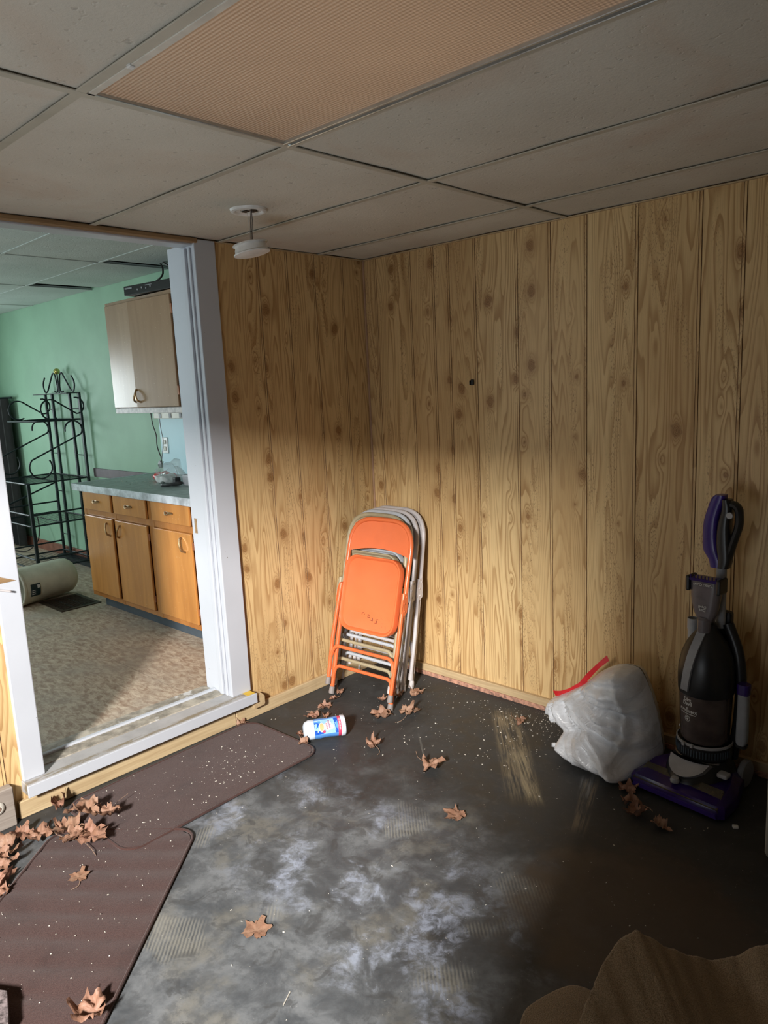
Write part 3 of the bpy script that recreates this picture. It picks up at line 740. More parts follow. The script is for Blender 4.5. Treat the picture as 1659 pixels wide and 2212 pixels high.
pv = chain(t).inverted() @ Vector((-1.362, UY-.002, 0)); dr.matrix_basis = Matrix.Translation(pv) @ R(3.5, 'Z') @ Matrix.Translation(-pv)   # right door stands slightly ajar
t = thing('cable_box', 'black media player box lying on top of the wall cabinet', 'media box', (-1.78, -.36, 2.303))
bxm = T(-1.62, -.26, 2.306) @ R(8, 'Z')
bm = bmesh.new(); box(bm, (-.25, -.15, 0), (.25, .12, .062), .004, 2, bxm); obj('case', bm, 'black', t, world=True)
for k in range(4):
    bm = bmesh.new(); lathe(bm, [(.006, 0), (.006, .003), (0, .003)], 10, mtx=bxm@T(-.10+k*.045, -.150, .028+(k % 2)*.008)@R(90, 'X'))
    obj('button', bm, 'grey_pl', t, world=True)
for a, b_ in (((-.235, -.1515, .040), (-.16, -.150, .050)), ((-.02, -.1515, .045), (.05, -.150, .049))):
    bm = bmesh.new(); box(bm, a, b_, 0, 1, bxm); obj('marking', bm, 'grey_pl', t, world=True)
tag(obj('cable', TB(fillet([(-1.78, -.20, 2.56), (-1.66, -.24, 2.48), (-1.62, -.27, 2.42), (-1.68, -.32, 2.372)], .05), .006, 6), 'wire_bk', smooth=True), 'black cable looping from the kitchen ceiling gap onto the black box', 'cable')
tag(obj('cable', TB([(-1.78, -.20, 2.56), (-1.5, -.28, 2.46), (-1.2, -.30, 2.38), (-.9, -.28, 2.33)], .006, 6), 'wire_bk', smooth=True), 'black cable running straight from the kitchen ceiling gap behind the jamb', 'cable')
t = thing('power_strip', 'metal power strip fixed under the wall cabinet', 'power strip', (-1.6, -.36, 1.5))
W(BX(((-1.735, UY+.002, 1.476), (-1.28, UY+.04, 1.513)), bev=.002), 'case', 'cream_wh')
for k in range(3): W(BX(((-1.66+k*.13, UY-.001, 1.480), (-1.63+k*.13, UY+.003, 1.509)), bev=.001), 'socket', 'black')
t = thing('wall_outlet', 'white wall outlet plate on the pale blue wall above the counter', 'outlet', (-2.165, -.056, 1.25))
W(BX(((-2.205, -.063, 1.19), (-2.125, -.056, 1.315)), bev=.003), 'plate', 'white_pl')
for z in (1.228, 1.278):
    W(BX(((-2.182, -.0665, z-.016), (-2.148, -.0625, z+.016)), bev=.004), 'socket', 'cream_wh')
t = thing('hanging_cord', 'black cord with a plug hanging below the wall cabinet', 'cord', (-1.75, -.36, 1.5))
W(TB(fillet([(-1.80, -.36, 1.515), (-1.79, -.36, 1.43), (-1.75, -.36, 1.36), (-1.76, -.36, 1.28), (-1.715, -.36, 1.20), (-1.72, -.36, 1.17)], .03), .0038, 6), 'cord', 'wire_bk', smooth=True)
W(TB(fillet([(-1.69, -.36, 1.478), (-1.685, -.36, 1.40), (-1.665, -.36, 1.33), (-1.68, -.36, 1.27), (-1.712, -.36, 1.19)], .03), .003, 6), 'cord', 'grey_pl', smooth=True)
bm = bmesh.new(); loft(bm, [[(x*s-1.735, -.36+y*s*.6, z) for x, y in ((-.02, -.015), (.02, -.015), (.02, .015), (-.02, .015))] for z, s in ((1.18, .5), (1.155, 1.0), (1.135, .9), (1.13, .4))])
W(bm, 'plug', 'black')

# counter clutter
def crumple(bm, amp, sc, seed):
    for v in bm.verts:
        d = noise.noise_vector(v.co*sc+Vector((seed, 0, 0))); v.co += d*amp
t = thing('snack_package', 'red and white torn snack package with clear wrap on the counter', 'package', (-1.70, -.35, 1.036))
bm = bmesh.new(); bmesh.ops.create_icosphere(bm, subdivisions=3, radius=1)
for v in bm.verts: v.co = Vector((v.co.x*.085, v.co.y*.06, max(0, v.co.z*.5+.3)*.055))
crumple(bm, .020, 30, 2)
for v in bm.verts: v.co.z = max(v.co.z, .0)
obj('red_pack', bm, 'redpack', t, smooth='all')
bm = bmesh.new(); bmesh.ops.create_icosphere(bm, subdivisions=3, radius=1)
for v in bm.verts: v.co = Vector((v.co.x*.07+.05, v.co.y*.05-.03, max(0, v.co.z*.5+.3)*.06))
crumple(bm, .02, 35, 5)
for v in bm.verts: v.co.z = max(v.co.z, .0)
obj('white_pack', bm, 'label_wt', t, smooth='all')
bm = bmesh.new(); bmesh.ops.create_icosphere(bm, subdivisions=3, radius=1)
for v in bm.verts: v.co = Vector((v.co.x*.115+.06, v.co.y*.06, max(0, v.co.z*.5+.42)*.105))
crumple(bm, .045, 22, 9)
for v in bm.verts: v.co.z = max(v.co.z, .0)
obj('clear_wrap', bm, 'clearwrap', t, smooth='all')
t.scale = (1.3, 1.2, 1.35)
t = thing('camera_strap', 'black looped strap and clip at the right end of the counter', 'strap', (-1.40, -.50, 1.0375))
obj('strap', TB(fillet([(-.09, .0, .006), (-.06, -.03, .007), (.02, -.02, .010), (.08, .02, .028), (.09, .05, .02), (.02, .02, .008), (-.07, .02, .006)], .02), .006, 6, flat=1.6), 'black', t, smooth=True)
obj('clip', BX(((-.01, .03, 0), (.03, .07, .055)), bev=.006, seg=2), 'black', t)
obj('case', BX(((.06, .06, 0), (.16, .15, .075)), bev=.012, seg=2), 'grey_pl', t)
t = tag(obj('grey_box', BX(((-1.40, -.26, 1.036), (-1.25, -.14, 1.13)), bev=.01, seg=2), 'grey_pl'), 'grey container at the back of the counter beside the doorway jamb', 'container')
bm = bmesh.new(); rg = random.Random(3)
for k in range(150):
    x, y = rg.gauss(-1.85, .20), rg.gauss(-.42, .12)
    if not (-2.3 < x < -1.2 and -.73 < y < -.08): continue
    s = rg.uniform(.003, .009); a = rg.uniform(0, 6.3); z = 1.0345
    p = [bm.verts.new((x+s*math.cos(a+q)*(1 if i % 2 else .5), y+s*math.sin(a+q)*(1 if i % 2 else .5), z+rg.uniform(0, .004))) for i, q in enumerate((0, 1.6, 3.1, 4.7))]
    bm.faces.new(p)
tag(obj('counter_crumbs', bm, 'chip'), 'glass and plaster crumbs scattered over the countertop', 'debris', kind='stuff')

# ================================================================ BAKER'S RACK
RX0, RX1, RYB, RYF = -4.17, -3.46, -.10, -.625
t = thing('bakers_rack', 'black wrought iron bakers rack with wire shelves and scrolls', 'rack', ((RX0+RX1)/2, -.3, KZ))
for x in (RX0, RX0+.15, RX1-.19, RX1):
    W(BX(((x-.015, RYB-.010, KZ), (x+.015, RYB+.010, 1.69)), bev=.003), 'post', 'iron')
for x in (RX0, RX1):
    W(BX(((x-.013, RYF-.013, KZ), (x+.013, RYF+.013, .944)), bev=.003), 'front_post', 'iron')
for (a, b_) in ((RX0, RX0+.15), (RX1-.19, RX1)):
    for z in (.36, .78, 1.14, 1.55): W(TB([(a, RYB, z), (b_, RYB, z)], .005, 6), 'rung', 'iron')
def shelf(z, yf, yb=RYB, x0=RX0, x1=RX1, nm_='shelf'):
    bm = bmesh.new()
    for zz in (z,): tube(bm, fillet([(x0, yb, zz), (x0, yf, zz), (x1, yf, zz), (x1, yb, zz)], .06, 6, True), .0075, 6, closed=True)
    sf = W(bm, nm_, 'iron', smooth=True)
    n = 15; bm = bmesh.new()
    for i in range(1, n): x = x0+(x1-x0)*i/n; tube(bm, [(x, yb, z), (x, yf, z)], .0018, 5)
    tube(bm, [(x0, (yb+yf)/2, z-.005), (x1, (yb+yf)/2, z-.005)], .004, 5)
    obj('wires', bm, 'iron', sf, world=True, kind='stuff')
for z, yf in ((.944, RYF-.012), (.58, RYF-.012), (.20, RYF-.012), (1.46, -.48)): shelf(z, yf)
for z in (.676, .29): W(TB(fillet([(RX0, RYB, z), (RX0, RYF-.01, z), (RX1, RYF-.01, z), (RX1, RYB, z)], .06, 6), .008, 6), 'guard_rail', 'iron', smooth=True)
W(BX(((RX0-.012, RYB-.11, 1.686), (RX1+.0, RYB+.012, 1.694)), bev=.002), 'top_shelf', 'iron')
W(BX(((RX0-.02, -.16, KZ), (RX1+.05, -.06, KZ+.04))), 'foot_board', 'iron')
W(TB([(RX0, RYB, .86), (RX0, RYF, .68)], .008, 6), 'brace', 'iron')
def arc(cx, cy, r, a0, a1, n=16): return [(cx+r*math.cos(math.radians(a0+(a1-a0)*i/n)), cy+r*math.sin(math.radians(a0+(a1-a0)*i/n))) for i in range(n+1)]
for x in (RX0, RX1):
    # long S scroll in the side plane (y, z)
    p = [(-.26, 1.36)] + [(y, z) for y, z in arc(-.185, 1.375, .075, 170, -35)] + [(y, z) for y, z in arc(-.50, 1.075, .095, 135, 395)]
    W(TB([(x, y, z) for y, z in p], .007, 6), 'scroll', 'iron', smooth=True)
    p = arc(-.36, 1.555, .085, -60, -300, 18) + arc(-.14, 1.58, .07, -90, 100, 10)
    W(TB([(x, y, z) for y, z in p], .007, 6), 'scroll', 'iron', smooth=True)
cxm = -3.81
W(TB([(cxm, -.12, 1.695), (cxm, -.12, 1.87)], .007, 6), 'finial_rod', 'iron')
bm = bmesh.new(); bmesh.ops.create_uvsphere(bm, u_segments=20, v_segments=12, radius=.028, matrix=T(cxm, -.12, 1.888)); W(bm, 'finial_ball', 'brassball', smooth='all')
for s in (-1, 1):
    p = [(.09, 1.71), (.04, 1.70), (.02, 1.74), (.05, 1.86), (.09, 1.88), (.13, 1.84), (.25, 1.71), (.30, 1.70), (.33, 1.76), (.32, 1.80), (.28, 1.84)]
    W(TB(fillet([(cxm+s*x_, -.12, z) for x_, z in p], .03, 5), .007, 6), 'scroll', 'iron', smooth=True)

# white bin lying on its side
t = thing('waste_bin', 'cream plastic bin lying on its side on the kitchen floor', 'bin', (-2.78, -.86, KZ+.145), (0, 0, math.radians(10)))
BM = R(90, 'X')
obj('shell', LT([(.0, -.235), (.085, -.235), (.115, -.225), (.132, -.20), (.138, -.15), (.140, .12), (.144, .20), (.146, .236), (.140, .236), (.136, .20), (.130, -.18), (.0, -.21)], 40, mtx=BM@Matrix.Scale(1, 4)), 'cream_pl', t, smooth=True)
obj('rim', LT([(.142, .22), (.153, .222), (.155, .236), (.150, .243), (.141, .240)], 40, mtx=BM, cap=False), 'cream_pl', t, smooth=True)
bm = bmesh.new()
loft(bm, [[(.1455*math.cos(a), y, .1455*math.sin(a)) for a in [math.radians(-14+38*i/8-12) for i in range(9)]] for y in (-.185, -.11)], cap=(False, False), closed=False)
obj('product_sticker', bm, 'label_dk', t)
bm = bmesh.new()
for k, (a, b_) in enumerate(((-20, -17), (-14, -11), (-8, -6), (-2, 8))):
    y0_, y1_ = (-.178, -.15) if k < 3 else (-.135, -.115)
    loft(bm, [[(.1462*math.cos(q), y, .1462*math.sin(q)) for q in [math.radians(a+(b_-a)*i/3) for i in range(4)]] for y in (y0_, y1_)], cap=(False, False), closed=False)
obj('sticker_print', bm, 'label_wt', t)
# floor register
t = thing('floor_register', 'dark brown metal floor register grille beside the base cabinet', 'vent', (-2.5, -.79, KZ))
obj('frame', BX(((-.205, -.150, 0), (.205, -.120, .006)), ((-.205, .120, 0), (.205, .150, .006)), ((-.205, -.119, 0), (-.175, .119, .006)), ((.175, -.119, 0), (.205, .119, .006)), bev=.001), 'vent', t)
obj('dark_slot', BX(((-.18, -.125, .0005), (.18, .125, .001))), 'dark', t)
for r in range(3):
    for k in range(13): x = -.165+k*.0275; obj('louver', BX(((x-.005, -.115+r*.08, .001), (x+.005, -.045+r*.08, .005))), 'vent', t)
# cord on kitchen floor at the far left
tag(obj('extension_cord', TB(fillet([(-4.75, -.10, .50), (-4.60, -.14, .42), (-4.55, -.18, .25), (-4.70, -.25, KZ+.012), (-5.0, -.3, KZ+.01)], .1), .006, 6), 'wire_bk', smooth=True), 'black cord hanging down to the kitchen floor left of the rack', 'cord')

# ================================================================ FOLDING CHAIRS
def make_chair(name, label, mat, foot_mat, group, panel=True):
    root = thing(name, label, 'chair', group=group)
    H = .965; hw = .203; r = .0125
    obj('back_frame', TB(fillet([(-hw, 0, .02), (-hw-.006, 0, .5), (-hw-.006, 0, H), (hw+.006, 0, H), (hw+.006, 0, .5), (hw, 0, .02)], [0, 0, .155, .155, 0, 0], 10), r, 10), mat, root, smooth=True)
    obj('stretcher', TB(fillet([(-hw, -.004, .085), (-hw+.012, -.004, .155), (hw-.012, -.004, .155), (hw, -.004, .085)], .055, 6), .0095, 8), mat, root, smooth=True)
    rf = [(-hw-.012, -.026, .075), (-hw-.020, -.026, .30), (-hw-.012, -.022, .60)]
    for s in (1, -1):
        obj('rear_leg', TB([(s*x, y, z) for x, y, z in rf], .011, 10), mat, root, smooth=True)
        obj('foot_cap', LT([(.0, .0), (.015, .0), (.0165, .006), (.0145, .036), (.0125, .038)], 12, mtx=T(s*hw, 0, 0)), foot_mat, root, smooth=True)
        obj('foot_cap', LT([(.0, .0), (.014, .0), (.0155, .006), (.0135, .036), (.011, .038)], 12, mtx=T(s*(hw+.012), -.026, .050)), foot_mat, root, smooth=True)
        bm = bmesh.new()
        loft(bm, [[(s*(hw+dx), y, z) for y, z in ((-.036, .50), (-.010, .485), (.008, .505), (.006, .56), (-.004, .605), (-.026, .60), (-.036, .565))] for dx in (.020, .0235)])
        obj('hinge_plate', bm, mat, root)
        bm = bmesh.new()
        for y, z in ((-.014, .512), (-.010, .585), (-.024, .55)): lathe(bm, [(.006, 0), (.005, .003), (0, .004)], 8, mtx=T(s*(hw+.0235), y, z)@R(90*s, 'Y'))
        obj('rivet', bm, mat, root)
    obj('stretcher', TB(fillet([(-hw-.014, -.028, .195), (-hw+.004, -.028, .262), (hw-.004, -.028, .262), (hw+.014, -.028, .195)], .06, 6), .0095, 8), mat, root, smooth=True)
    # backrest: follows the arch of the frame, concave lower edge
    top = fillet([(-hw, 0, .79), (-hw, 0, H-.010), (hw, 0, H-.010), (hw, 0, .79)], [0, .142, .142, 0], 10)
    xs_ = [p.x for p in top]; n = 22
    def ztop(x):
        c = [p for p in top]
        for a, b2 in zip(c, c[1:]):
            if a.x <= x <= b2.x and b2.x-a.x > 1e-6: return a.z+(b2.z-a.z)*(x-a.x)/(b2.x-a.x)
        return H-.01
    bm = bmesh.new(); rows = []
    for i in range(n+1):
        x = -hw+2*hw*i/n; xx = max(-hw+.0005, min(hw-.0005, x))
        zt = max(ztop(xx), .80); zb = .780+.030*(1-(x/hw)**2)
        rows.append([Vector((x, -.004+.010*(1-(x/hw)**2), zb+(zt-zb)*j/6)) for j in range(7)])
    fr = [[bm.verts.new(p+Vector((0, -.003, 0))) for p in rw] for rw in rows]
    bk = [[bm.verts.new(p+Vector((0, .001, 0))) for p in rw] for rw in rows]
    for i in range(n):
        for j in range(6):
            bm.faces.new((fr[i][j], fr[i+1][j], fr[i+1][j+1], fr[i][j+1])); bm.faces.new((bk[i][j], bk[i][j+1], bk[i+1][j+1], bk[i+1][j]))
        bm.faces.new((fr[i][0], bk[i][0], bk[i+1][0], fr[i+1][0])); bm.faces.new((fr[i][6], fr[i+1][6], bk[i+1][6], bk[i][6]))
    obj('backrest', bm, mat, root, smooth=True)
    # seat pan: raised rim, sunk middle
    def ring(w, h, rad, y): return [(x, y, .563+z) for x, z in rrect(w, h, rad, 6)]
    bm = bmesh.new()
    loft(bm, [ring(.360, .392, .07, -.004), ring(.378, .400, .075, -.006), ring(.380, .402, .076, -.036), ring(.376, .398, .074, -.0405), ring(.364, .386, .068, -.042), ring(.357, .379, .066, -.039), ring(.340, .364, .060, -.028), ring(.330, .352, .055, -.0268), ring(.20, .21, .05, -.0262)])
    st = obj('seat', bm, mat, root, smooth=True)
    return root, st
def place_chair(root, x, y, lean, rz, z=0):
    root.location = (x, y, z); root.rotation_euler = (-lean, 0, rz)
    # rotation order: lean about local x first, then turn about z  (XYZ euler does this)
oc, ost = make_chair('folding_chair', 'orange steel folding chair leaning at the front of the stack', 'orange', 'rubber', 'folding chairs leaning in the corner')
place_chair(oc, .318, -.512, math.atan2(.265, .94), math.radians(4))
# handwritten number, upside down on the seat
bm = bmesh.new()
glyphs = [ [(-.012, .0), (-.010, .009), (-.003, .013), (.004, .010), (.006, .002), (.010, -.001)],
           [(.014, .000), (.008, -.006), (-.002, -.003), (.002, .004), (.010, .009), (.008, .014), (-.008, .010)],
           [(-.010, -.006), (.000, -.008), (.010, -.010), (.006, .010)],
           [(.014, .012), (.000, .010), (-.002, .002), (.008, -.002), (.006, -.010), (-.010, -.012)] ]
for k, g in enumerate(glyphs):
    cx, cz = (-.028, .003, .030, .062)[k], (.456, .449, .440, .434)[k]
    tube(bm, fillet([(cx+a*.85, -.0272, cz+b_*.85) for a, b_ in g], .004, 3), .0013, 5)
obj('handwriting', bm, 'ink', ost, label='upside-down handwritten 5750')
bm = bmesh.new(); rg = random.Random(5)
for k in range(26):
    x, z = rg.gauss(.12, .04), rg.gauss(.40, .022)
    if abs(x) < .16 and .385 < z < .5: lathe(bm, [(.0014, 0), (.0012, .0006), (0, .0006)], 5, mtx=T(x, -.0262, z)@R(90, 'X'))
obj('rust_speck', bm, 'ink', ost)
tc, _ = make_chair('folding_chair', 'tan steel folding chair directly behind the orange one', 'tan', 'rubber_w', 'folding chairs leaning in the corner')
place_chair(tc, .243, -.425, math.atan2(.225, .95), math.radians(3), .0)
g1, _ = make_chair('folding_chair', 'blue grey folding chair squeezed behind the tan one', 'grey2', 'rubber_w', 'folding chairs leaning in the corner')
place_chair(g1, .212, -.345, math.atan2(.205, .95), math.radians(2))
g2, _ = make_chair('folding_chair', 'light grey folding chair second from the pine wall', 'grey1', 'rubber_w', 'folding chairs leaning in the corner')
place_chair(g2, .206, -.282, math.atan2(.195, .95), math.radians(2))
g3 = copy_tree(g2); g3['label'] = 'light grey folding chair nearest the pine wall, last of the stack'
place_chair(g3, .212, -.216, math.atan2(.172, .95), math.radians(1))

# ================================================================ VACUUM
t = thing('upright_vacuum', 'purple and black upright vacuum cleaner by the pine wall', 'vacuum cleaner', (1.965, -.20, 0), (0, 0, math.radians(-7)))
def V(bm, name, mat, par=None, **k): return obj(name, bm, mat, par or t, **k)
# floor head
def hl(z, ins, yb=.06): return [(-.19+ins, -.215+ins*1.0, z), (-.165+ins, -.235+ins, z), (.165-ins, -.235+ins, z), (.19-ins, -.215+ins, z), (.185-ins, -.10, z), (.135-ins, yb-ins, z), (-.135+ins, yb-ins, z), (-.185+ins, -.10, z)]
bm = bmesh.new(); loft(bm, [hl(.008, .008), hl(.014, .0), hl(.045, .0), hl(.062, .008), [(x, y, z+.016*(y > -.15)) for x, y, z in hl(.072, .03)]])
hd = V(bm, 'floor_head', 'purple', smooth=True)
bm = bmesh.new(); loft(bm, [[(-.172, -.232, .040), (.172, -.232, .040), (.158, -.155, .0735), (-.158, -.155, .0735)], [(-.170, -.234, .052), (.170, -.234, .052), (.154, -.150, .0875), (-.154, -.150, .0875)]])
V(bm, 'brush_window', 'smoke_clear', hd)
bm = bmesh.new(); loft(bm, [[(-.17, -.242, .018), (.17, -.242, .018), (.17, -.236, .016), (-.17, -.236, .016)], [(-.165, -.240, .034), (.165, -.240, .034), (.165, -.234, .036), (-.165, -.234, .036)]])
V(bm, 'front_bumper', 'purple_hd', hd)
# hood with crescent
V(LT([(.12, .03), (.122, .07), (.112, .105), (.100, .125), (.098, .15), (.0, .15)], 32, sy=.95), 'motor_hood', 'black', smooth=True)
def hood(w_, y_, z_): return [(w_*math.sin(q), -y_*math.cos(q), z_) for q in [math.radians(-80+160*i/16) for i in range(17)]]
bm = bmesh.new(); loft(bm, [hood(.125, .190, .072), hood(.122, .185, .088), hood(.112, .150, .112), hood(.100, .118, .134)]); V(bm, 'front_hood', 'black', smooth=True)
bm = bmesh.new(); lo_ = []; hi_ = []
for i in range(17):
    q = i/16*2-1; x = .082*q; dip = math.sqrt(max(0, 1-q*q))
    for lst, k in ((hi_, 0), (lo_, 1)):
        t_ = dip*k; lst.append((x*(1-.04*k), -.136-.060*t_+.024*abs(q)**2, .146-.040*t_))
loft(bm, [lo_+hi_[::-1], [(x*.98, y+.030, z-.020) for x, y, z in lo_+hi_[::-1]]])
V(bm, 'grey_crescent', 'ltgrey_pl', smooth=True)
V(LT([(.0, 0), (.016, 0), (.018, .006), (.014, .018), (.0, .02)], 16, mtx=T(-.01, -.205, .080)), 'height_knob', 'ltgrey_pl', smooth=True)
V(BX(((.098, -.10, .100), (.138, -.06, .118)), bev=.006, seg=2), 'foot_pedal', 'ltgrey_pl')
for s in (-1, 1):
    V(LT([(.0, -.012), (.05, -.012), (.055, -.008), (.055, .008), (.05, .012), (.0, .012)], 24, mtx=T(s*.125, .085, .055)@R(90, 'Y')), 'wheel', 'grey_pl' if s > 0 else 'black', smooth=True)
V(LT([(.100, .135), (.104, .140), (.104, .185), (.100, .19)], 36, cap=True), 'filter_ring', 'black', smooth=True)
bm = bmesh.new()
for k in range(30):
    a = math.radians(180+k*6); box(bm, (-.0018, -.1065, .150), (.0018, -.103, .178), 0, 1, Matrix.Rotation(a-math.radians(270)+0, 4, 'Z'))
V(bm, 'vent_slot', 'kick', kind='stuff')
V(LT([(.1005, .186), (.1045, .188), (.1045, .196), (.1005, .198)], 36, cap=False), 'grey_band', 'ltgrey_pl', smooth=True)
V(LT([(.1035, .128), (.108, .130), (.108, .136), (.1035, .138)], 36, cap=False, a0=math.radians(200), a1=math.radians(330)), 'chrome_band', 'chrome', smooth=True)
for x in (-.032, .002): V(BX(((x-.006, -.112, .187), (x+.006, -.102, .203)), bev=.002), 'latch_tab', 'ltgrey_pl')
V(LT([(.0, .198), (.086, .198), (.090, .21), (.0985, .395), (.0, .395)], 40), 'dust_bin', 'smoke', smooth=True)
V(LT([(.0, .200), (.03, .200), (.035, .34), (.06, .39), (.0, .39)], 24), 'cyclone', 'black', smooth=True)
V(LT([(.1005, .392), (.1025, .40), (.104, .435), (.1045, .455), (.102, .50), (.093, .545), (.077, .585), (.057, .617), (.038, .642), (.030, .668), (.0, .668)], 40), 'dome_lid', 'black', smooth=True)
# carry handle strap on the dome
pr = [(.1045, .415), (.105, .44), (.104, .475), (.1025, .50), (.094, .545), (.079, .585), (.059, .617), (.042, .642), (.034, .662)]
bm = bmesh.new(); loops = []
for r_, z in pr:
    wd = .017; a0 = math.radians(-108+ (z-.415)*70)
    rr0, rr1 = r_+.001, r_+.010
    loops.append([(rr0*math.cos(a0-wd/rr0), rr0*math.sin(a0-wd/rr0), z), (rr0*math.cos(a0+wd/rr0), rr0*math.sin(a0+wd/rr0), z), (rr1*math.cos(a0+wd/rr1), rr1*math.sin(a0+wd/rr1), z), (rr1*math.cos(a0-wd/rr1), rr1*math.sin(a0-wd/rr1), z)])
loft(bm, loops); V(bm, 'carry_handle', 'grey_pl', smooth=True)
# back spine, hose
V(BX(((-.035, .075, .12), (.050, .115, .70)), bev=.012, seg=2), 'spine', 'black')
V(TB(fillet([(.085, .06, .12), (.105, .055, .25), (.115, .05, .42), (.100, .05, .56), (.05, .06, .66)], .08, 6), .021, 12), 'hose', 'black', smooth=True)
V(TB([(.02, .06, .64), (.022, .05, .90)], .019, 16), 'handle_tube', 'grey_pl', smooth=True)
# grip: purple front bow and black rear loop
def slab(pts, hw_, r1): 
    bm = bmesh.new(); loops = []; P = [Vector(p) for p in pts]; Q = []
    for i in range(len(P)-1):
        p0, p1, p2, p3 = P[max(i-1, 0)], P[i], P[i+1], P[min(i+2, len(P)-1)]
        for k in range(4):
            q = k/4; Q.append(.5*((2*p1)+(p2-p0)*q+(2*p0-5*p1+4*p2-p3)*q*q+(3*p1-p0-3*p2+p3)*q**3))
    Q.append(P[-1])
    for (x, z, wx) in Q: loops.append([(x+wx*math.copysign(abs(math.cos(a))**.6, math.cos(a)), hw_*math.copysign(abs(math.sin(a))**.6, math.sin(a)), z) for a in [2*PI*k/20 for k in range(20)]])
    loft(bm, loops); return bm
gx = T(.0, .04, 0)
bm = slab([(.010, .885, .022), (.006, .915, .026), (-.012, .95, .030), (-.018, 1.0, .028), (-.016, 1.06, .027), (-.004, 1.11, .026), (.010, 1.15, .026), (.018, 1.166, .018)], .024, 0); bm.transform(gx)
g = V(bm, 'grip_front', 'purple_hd', smooth=True)
bm = slab([(.036, .885, .020), (.040, .92, .024), (.034, .98, .026), (.034, 1.05, .022), (.044, 1.11, .018), (.040, 1.15, .014)], .026, 0); bm.transform(gx); V(bm, 'grip_core', 'black', smooth=True)
V(TB(fillet([(.045, .04, .90), (.068, .04, .99), (.090, .04, 1.06), (.084, .04, 1.12), (.060, .04, 1.135), (.045, .04, 1.12)], .04, 5), [.010]*4+[.014]*40, 10) if False else TB(fillet([(.045, .04, .90), (.068, .04, .99), (.090, .04, 1.06), (.084, .04, 1.12), (.060, .04, 1.135), (.045, .04, 1.12)], .04, 5), .015, 10, flat=1.3), 'grip_loop', 'black', smooth=True)
V(LT([(.0, 0), (.012, 0), (.012, .008), (.0, .010)], 14, mtx=T(.066, .012, 1.095)@R(90, 'X')), 'cord_hook', 'ltgrey_pl', smooth=True)
# turbo tool parked upside down on the stem
tool = V(slab([(.0, .672, .022), (.0, .690, .030), (-.002, .715, .043), (-.004, .75, .051), (-.004, .795, .056), (-.004, .845, .057)], .030, 0), 'turbo_tool', 'toolpl', smooth=True)
for v in tool.data.vertices: v.co.y -= .012
V(BX(((-.060, -.044, .838), (.052, .016, .850)), bev=.003, seg=2), 'tool_head', 'purple', tool)
for s in (-.072, .048): V(BX(((s, -.048, .795), (s+.016, .02, .856)), bev=.007, seg=2), 'tool_cheek', 'black', tool)
V(BX(*[((-.054+k*.014, -.044, .848), (-.050+k*.014, -.04, .862)) for k in range(8)]), 'comb_tooth', 'purple', tool, kind='stuff')
V(LT([(.0, .64), (.024, .64), (.026, .66), (.026, .69), (.018, .70)], 16, mtx=T(.0, -.03, 0)), 'tool_neck', 'toolpl', tool, smooth=True)
for body, z, sz, fl in (('TURBO CLAW', .828, .012, True), ('Dirt\nDevil', .735, .015, True)):
    bm = textmesh(body, sz, bold=.0002); bm.transform(T(-.002, -.0445, z) @ (R(180, 'Y') if fl else Matrix()) @ R(90, 'X'))
    V(bm, 'tool_lettering', 'label_wt', tool)
# wand and side tool
V(LT([(.0195, .45), (.0195, .60), (.022, .615), (.022, .655), (.019, .655), (.017, .60), (.017, .45)], 20, mtx=T(-.088, .055, 0), cap=False), 'wand', 'ltgrey_pl', smooth=True)
V(BX(((-.12, .02, .19), (-.085, .035, .205)), bev=.004), 'cord_clip', 'white_pl')
st_ = V(slab([(.145, .215, .014), (.145, .23, .020), (.146, .27, .021), (.146, .42, .019)], .018, 0), 'crevice_tool', 'grey_pl', smooth=True)
V(slab([(.146, .42, .022), (.146, .455, .023), (.146, .46, .018)], .021, 0), 'tool_cap', 'purple', st_)
V(slab([(.145, .205, .020), (.145, .216, .021)], .018, 0), 'tool_foot', 'black', st_)
# lettering on the bin
fa = math.radians(-106)
def lab(body, size, z, **k):
    bm = textmesh(body, size, extrude=.0003, **k); bend_to_cyl(bm, .0985 - (.398-z)*.045 + .0008, fa, z); V(bm, 'lettering', 'label_wt', smooth=False)
lab('Dirt\nDevil', .020, .366, bold=.0005); lab('go', .010, .340, bold=.0003); lab('POWERMAX', .0145, .327, bold=.0002)
bm = bmesh.new(); box(bm, (-.035, -.0012, -.0002), (.035, .0012, .0005)); bend_to_cyl(bm, .0985-.0835*.045+.0006, fa, .3155); V(bm, 'underline', 'label_wt')
bm = bmesh.new(); tube(bm, [(.0115*math.cos(a), .0115*math.sin(a), 0) for a in [2*PI*i/24 for i in range(24)]], .0009, 5, closed=True)
lathe(bm, [(.0042, -.0003), (.0042, .0005)], 14, mtx=T(0, -.0022, 0))
for ax_, ay_ in ((-.0055, .0025), (-.002, .0058), (.002, .0058), (.0055, .0025)): lathe(bm, [(.0016, -.0003), (.0016, .0005)], 10, mtx=T(ax_, ay_, 0))
bend_to_cyl(bm, .0985-.103*.045+.0006, fa, .296); V(bm, 'paw_emblem', 'label_wt')

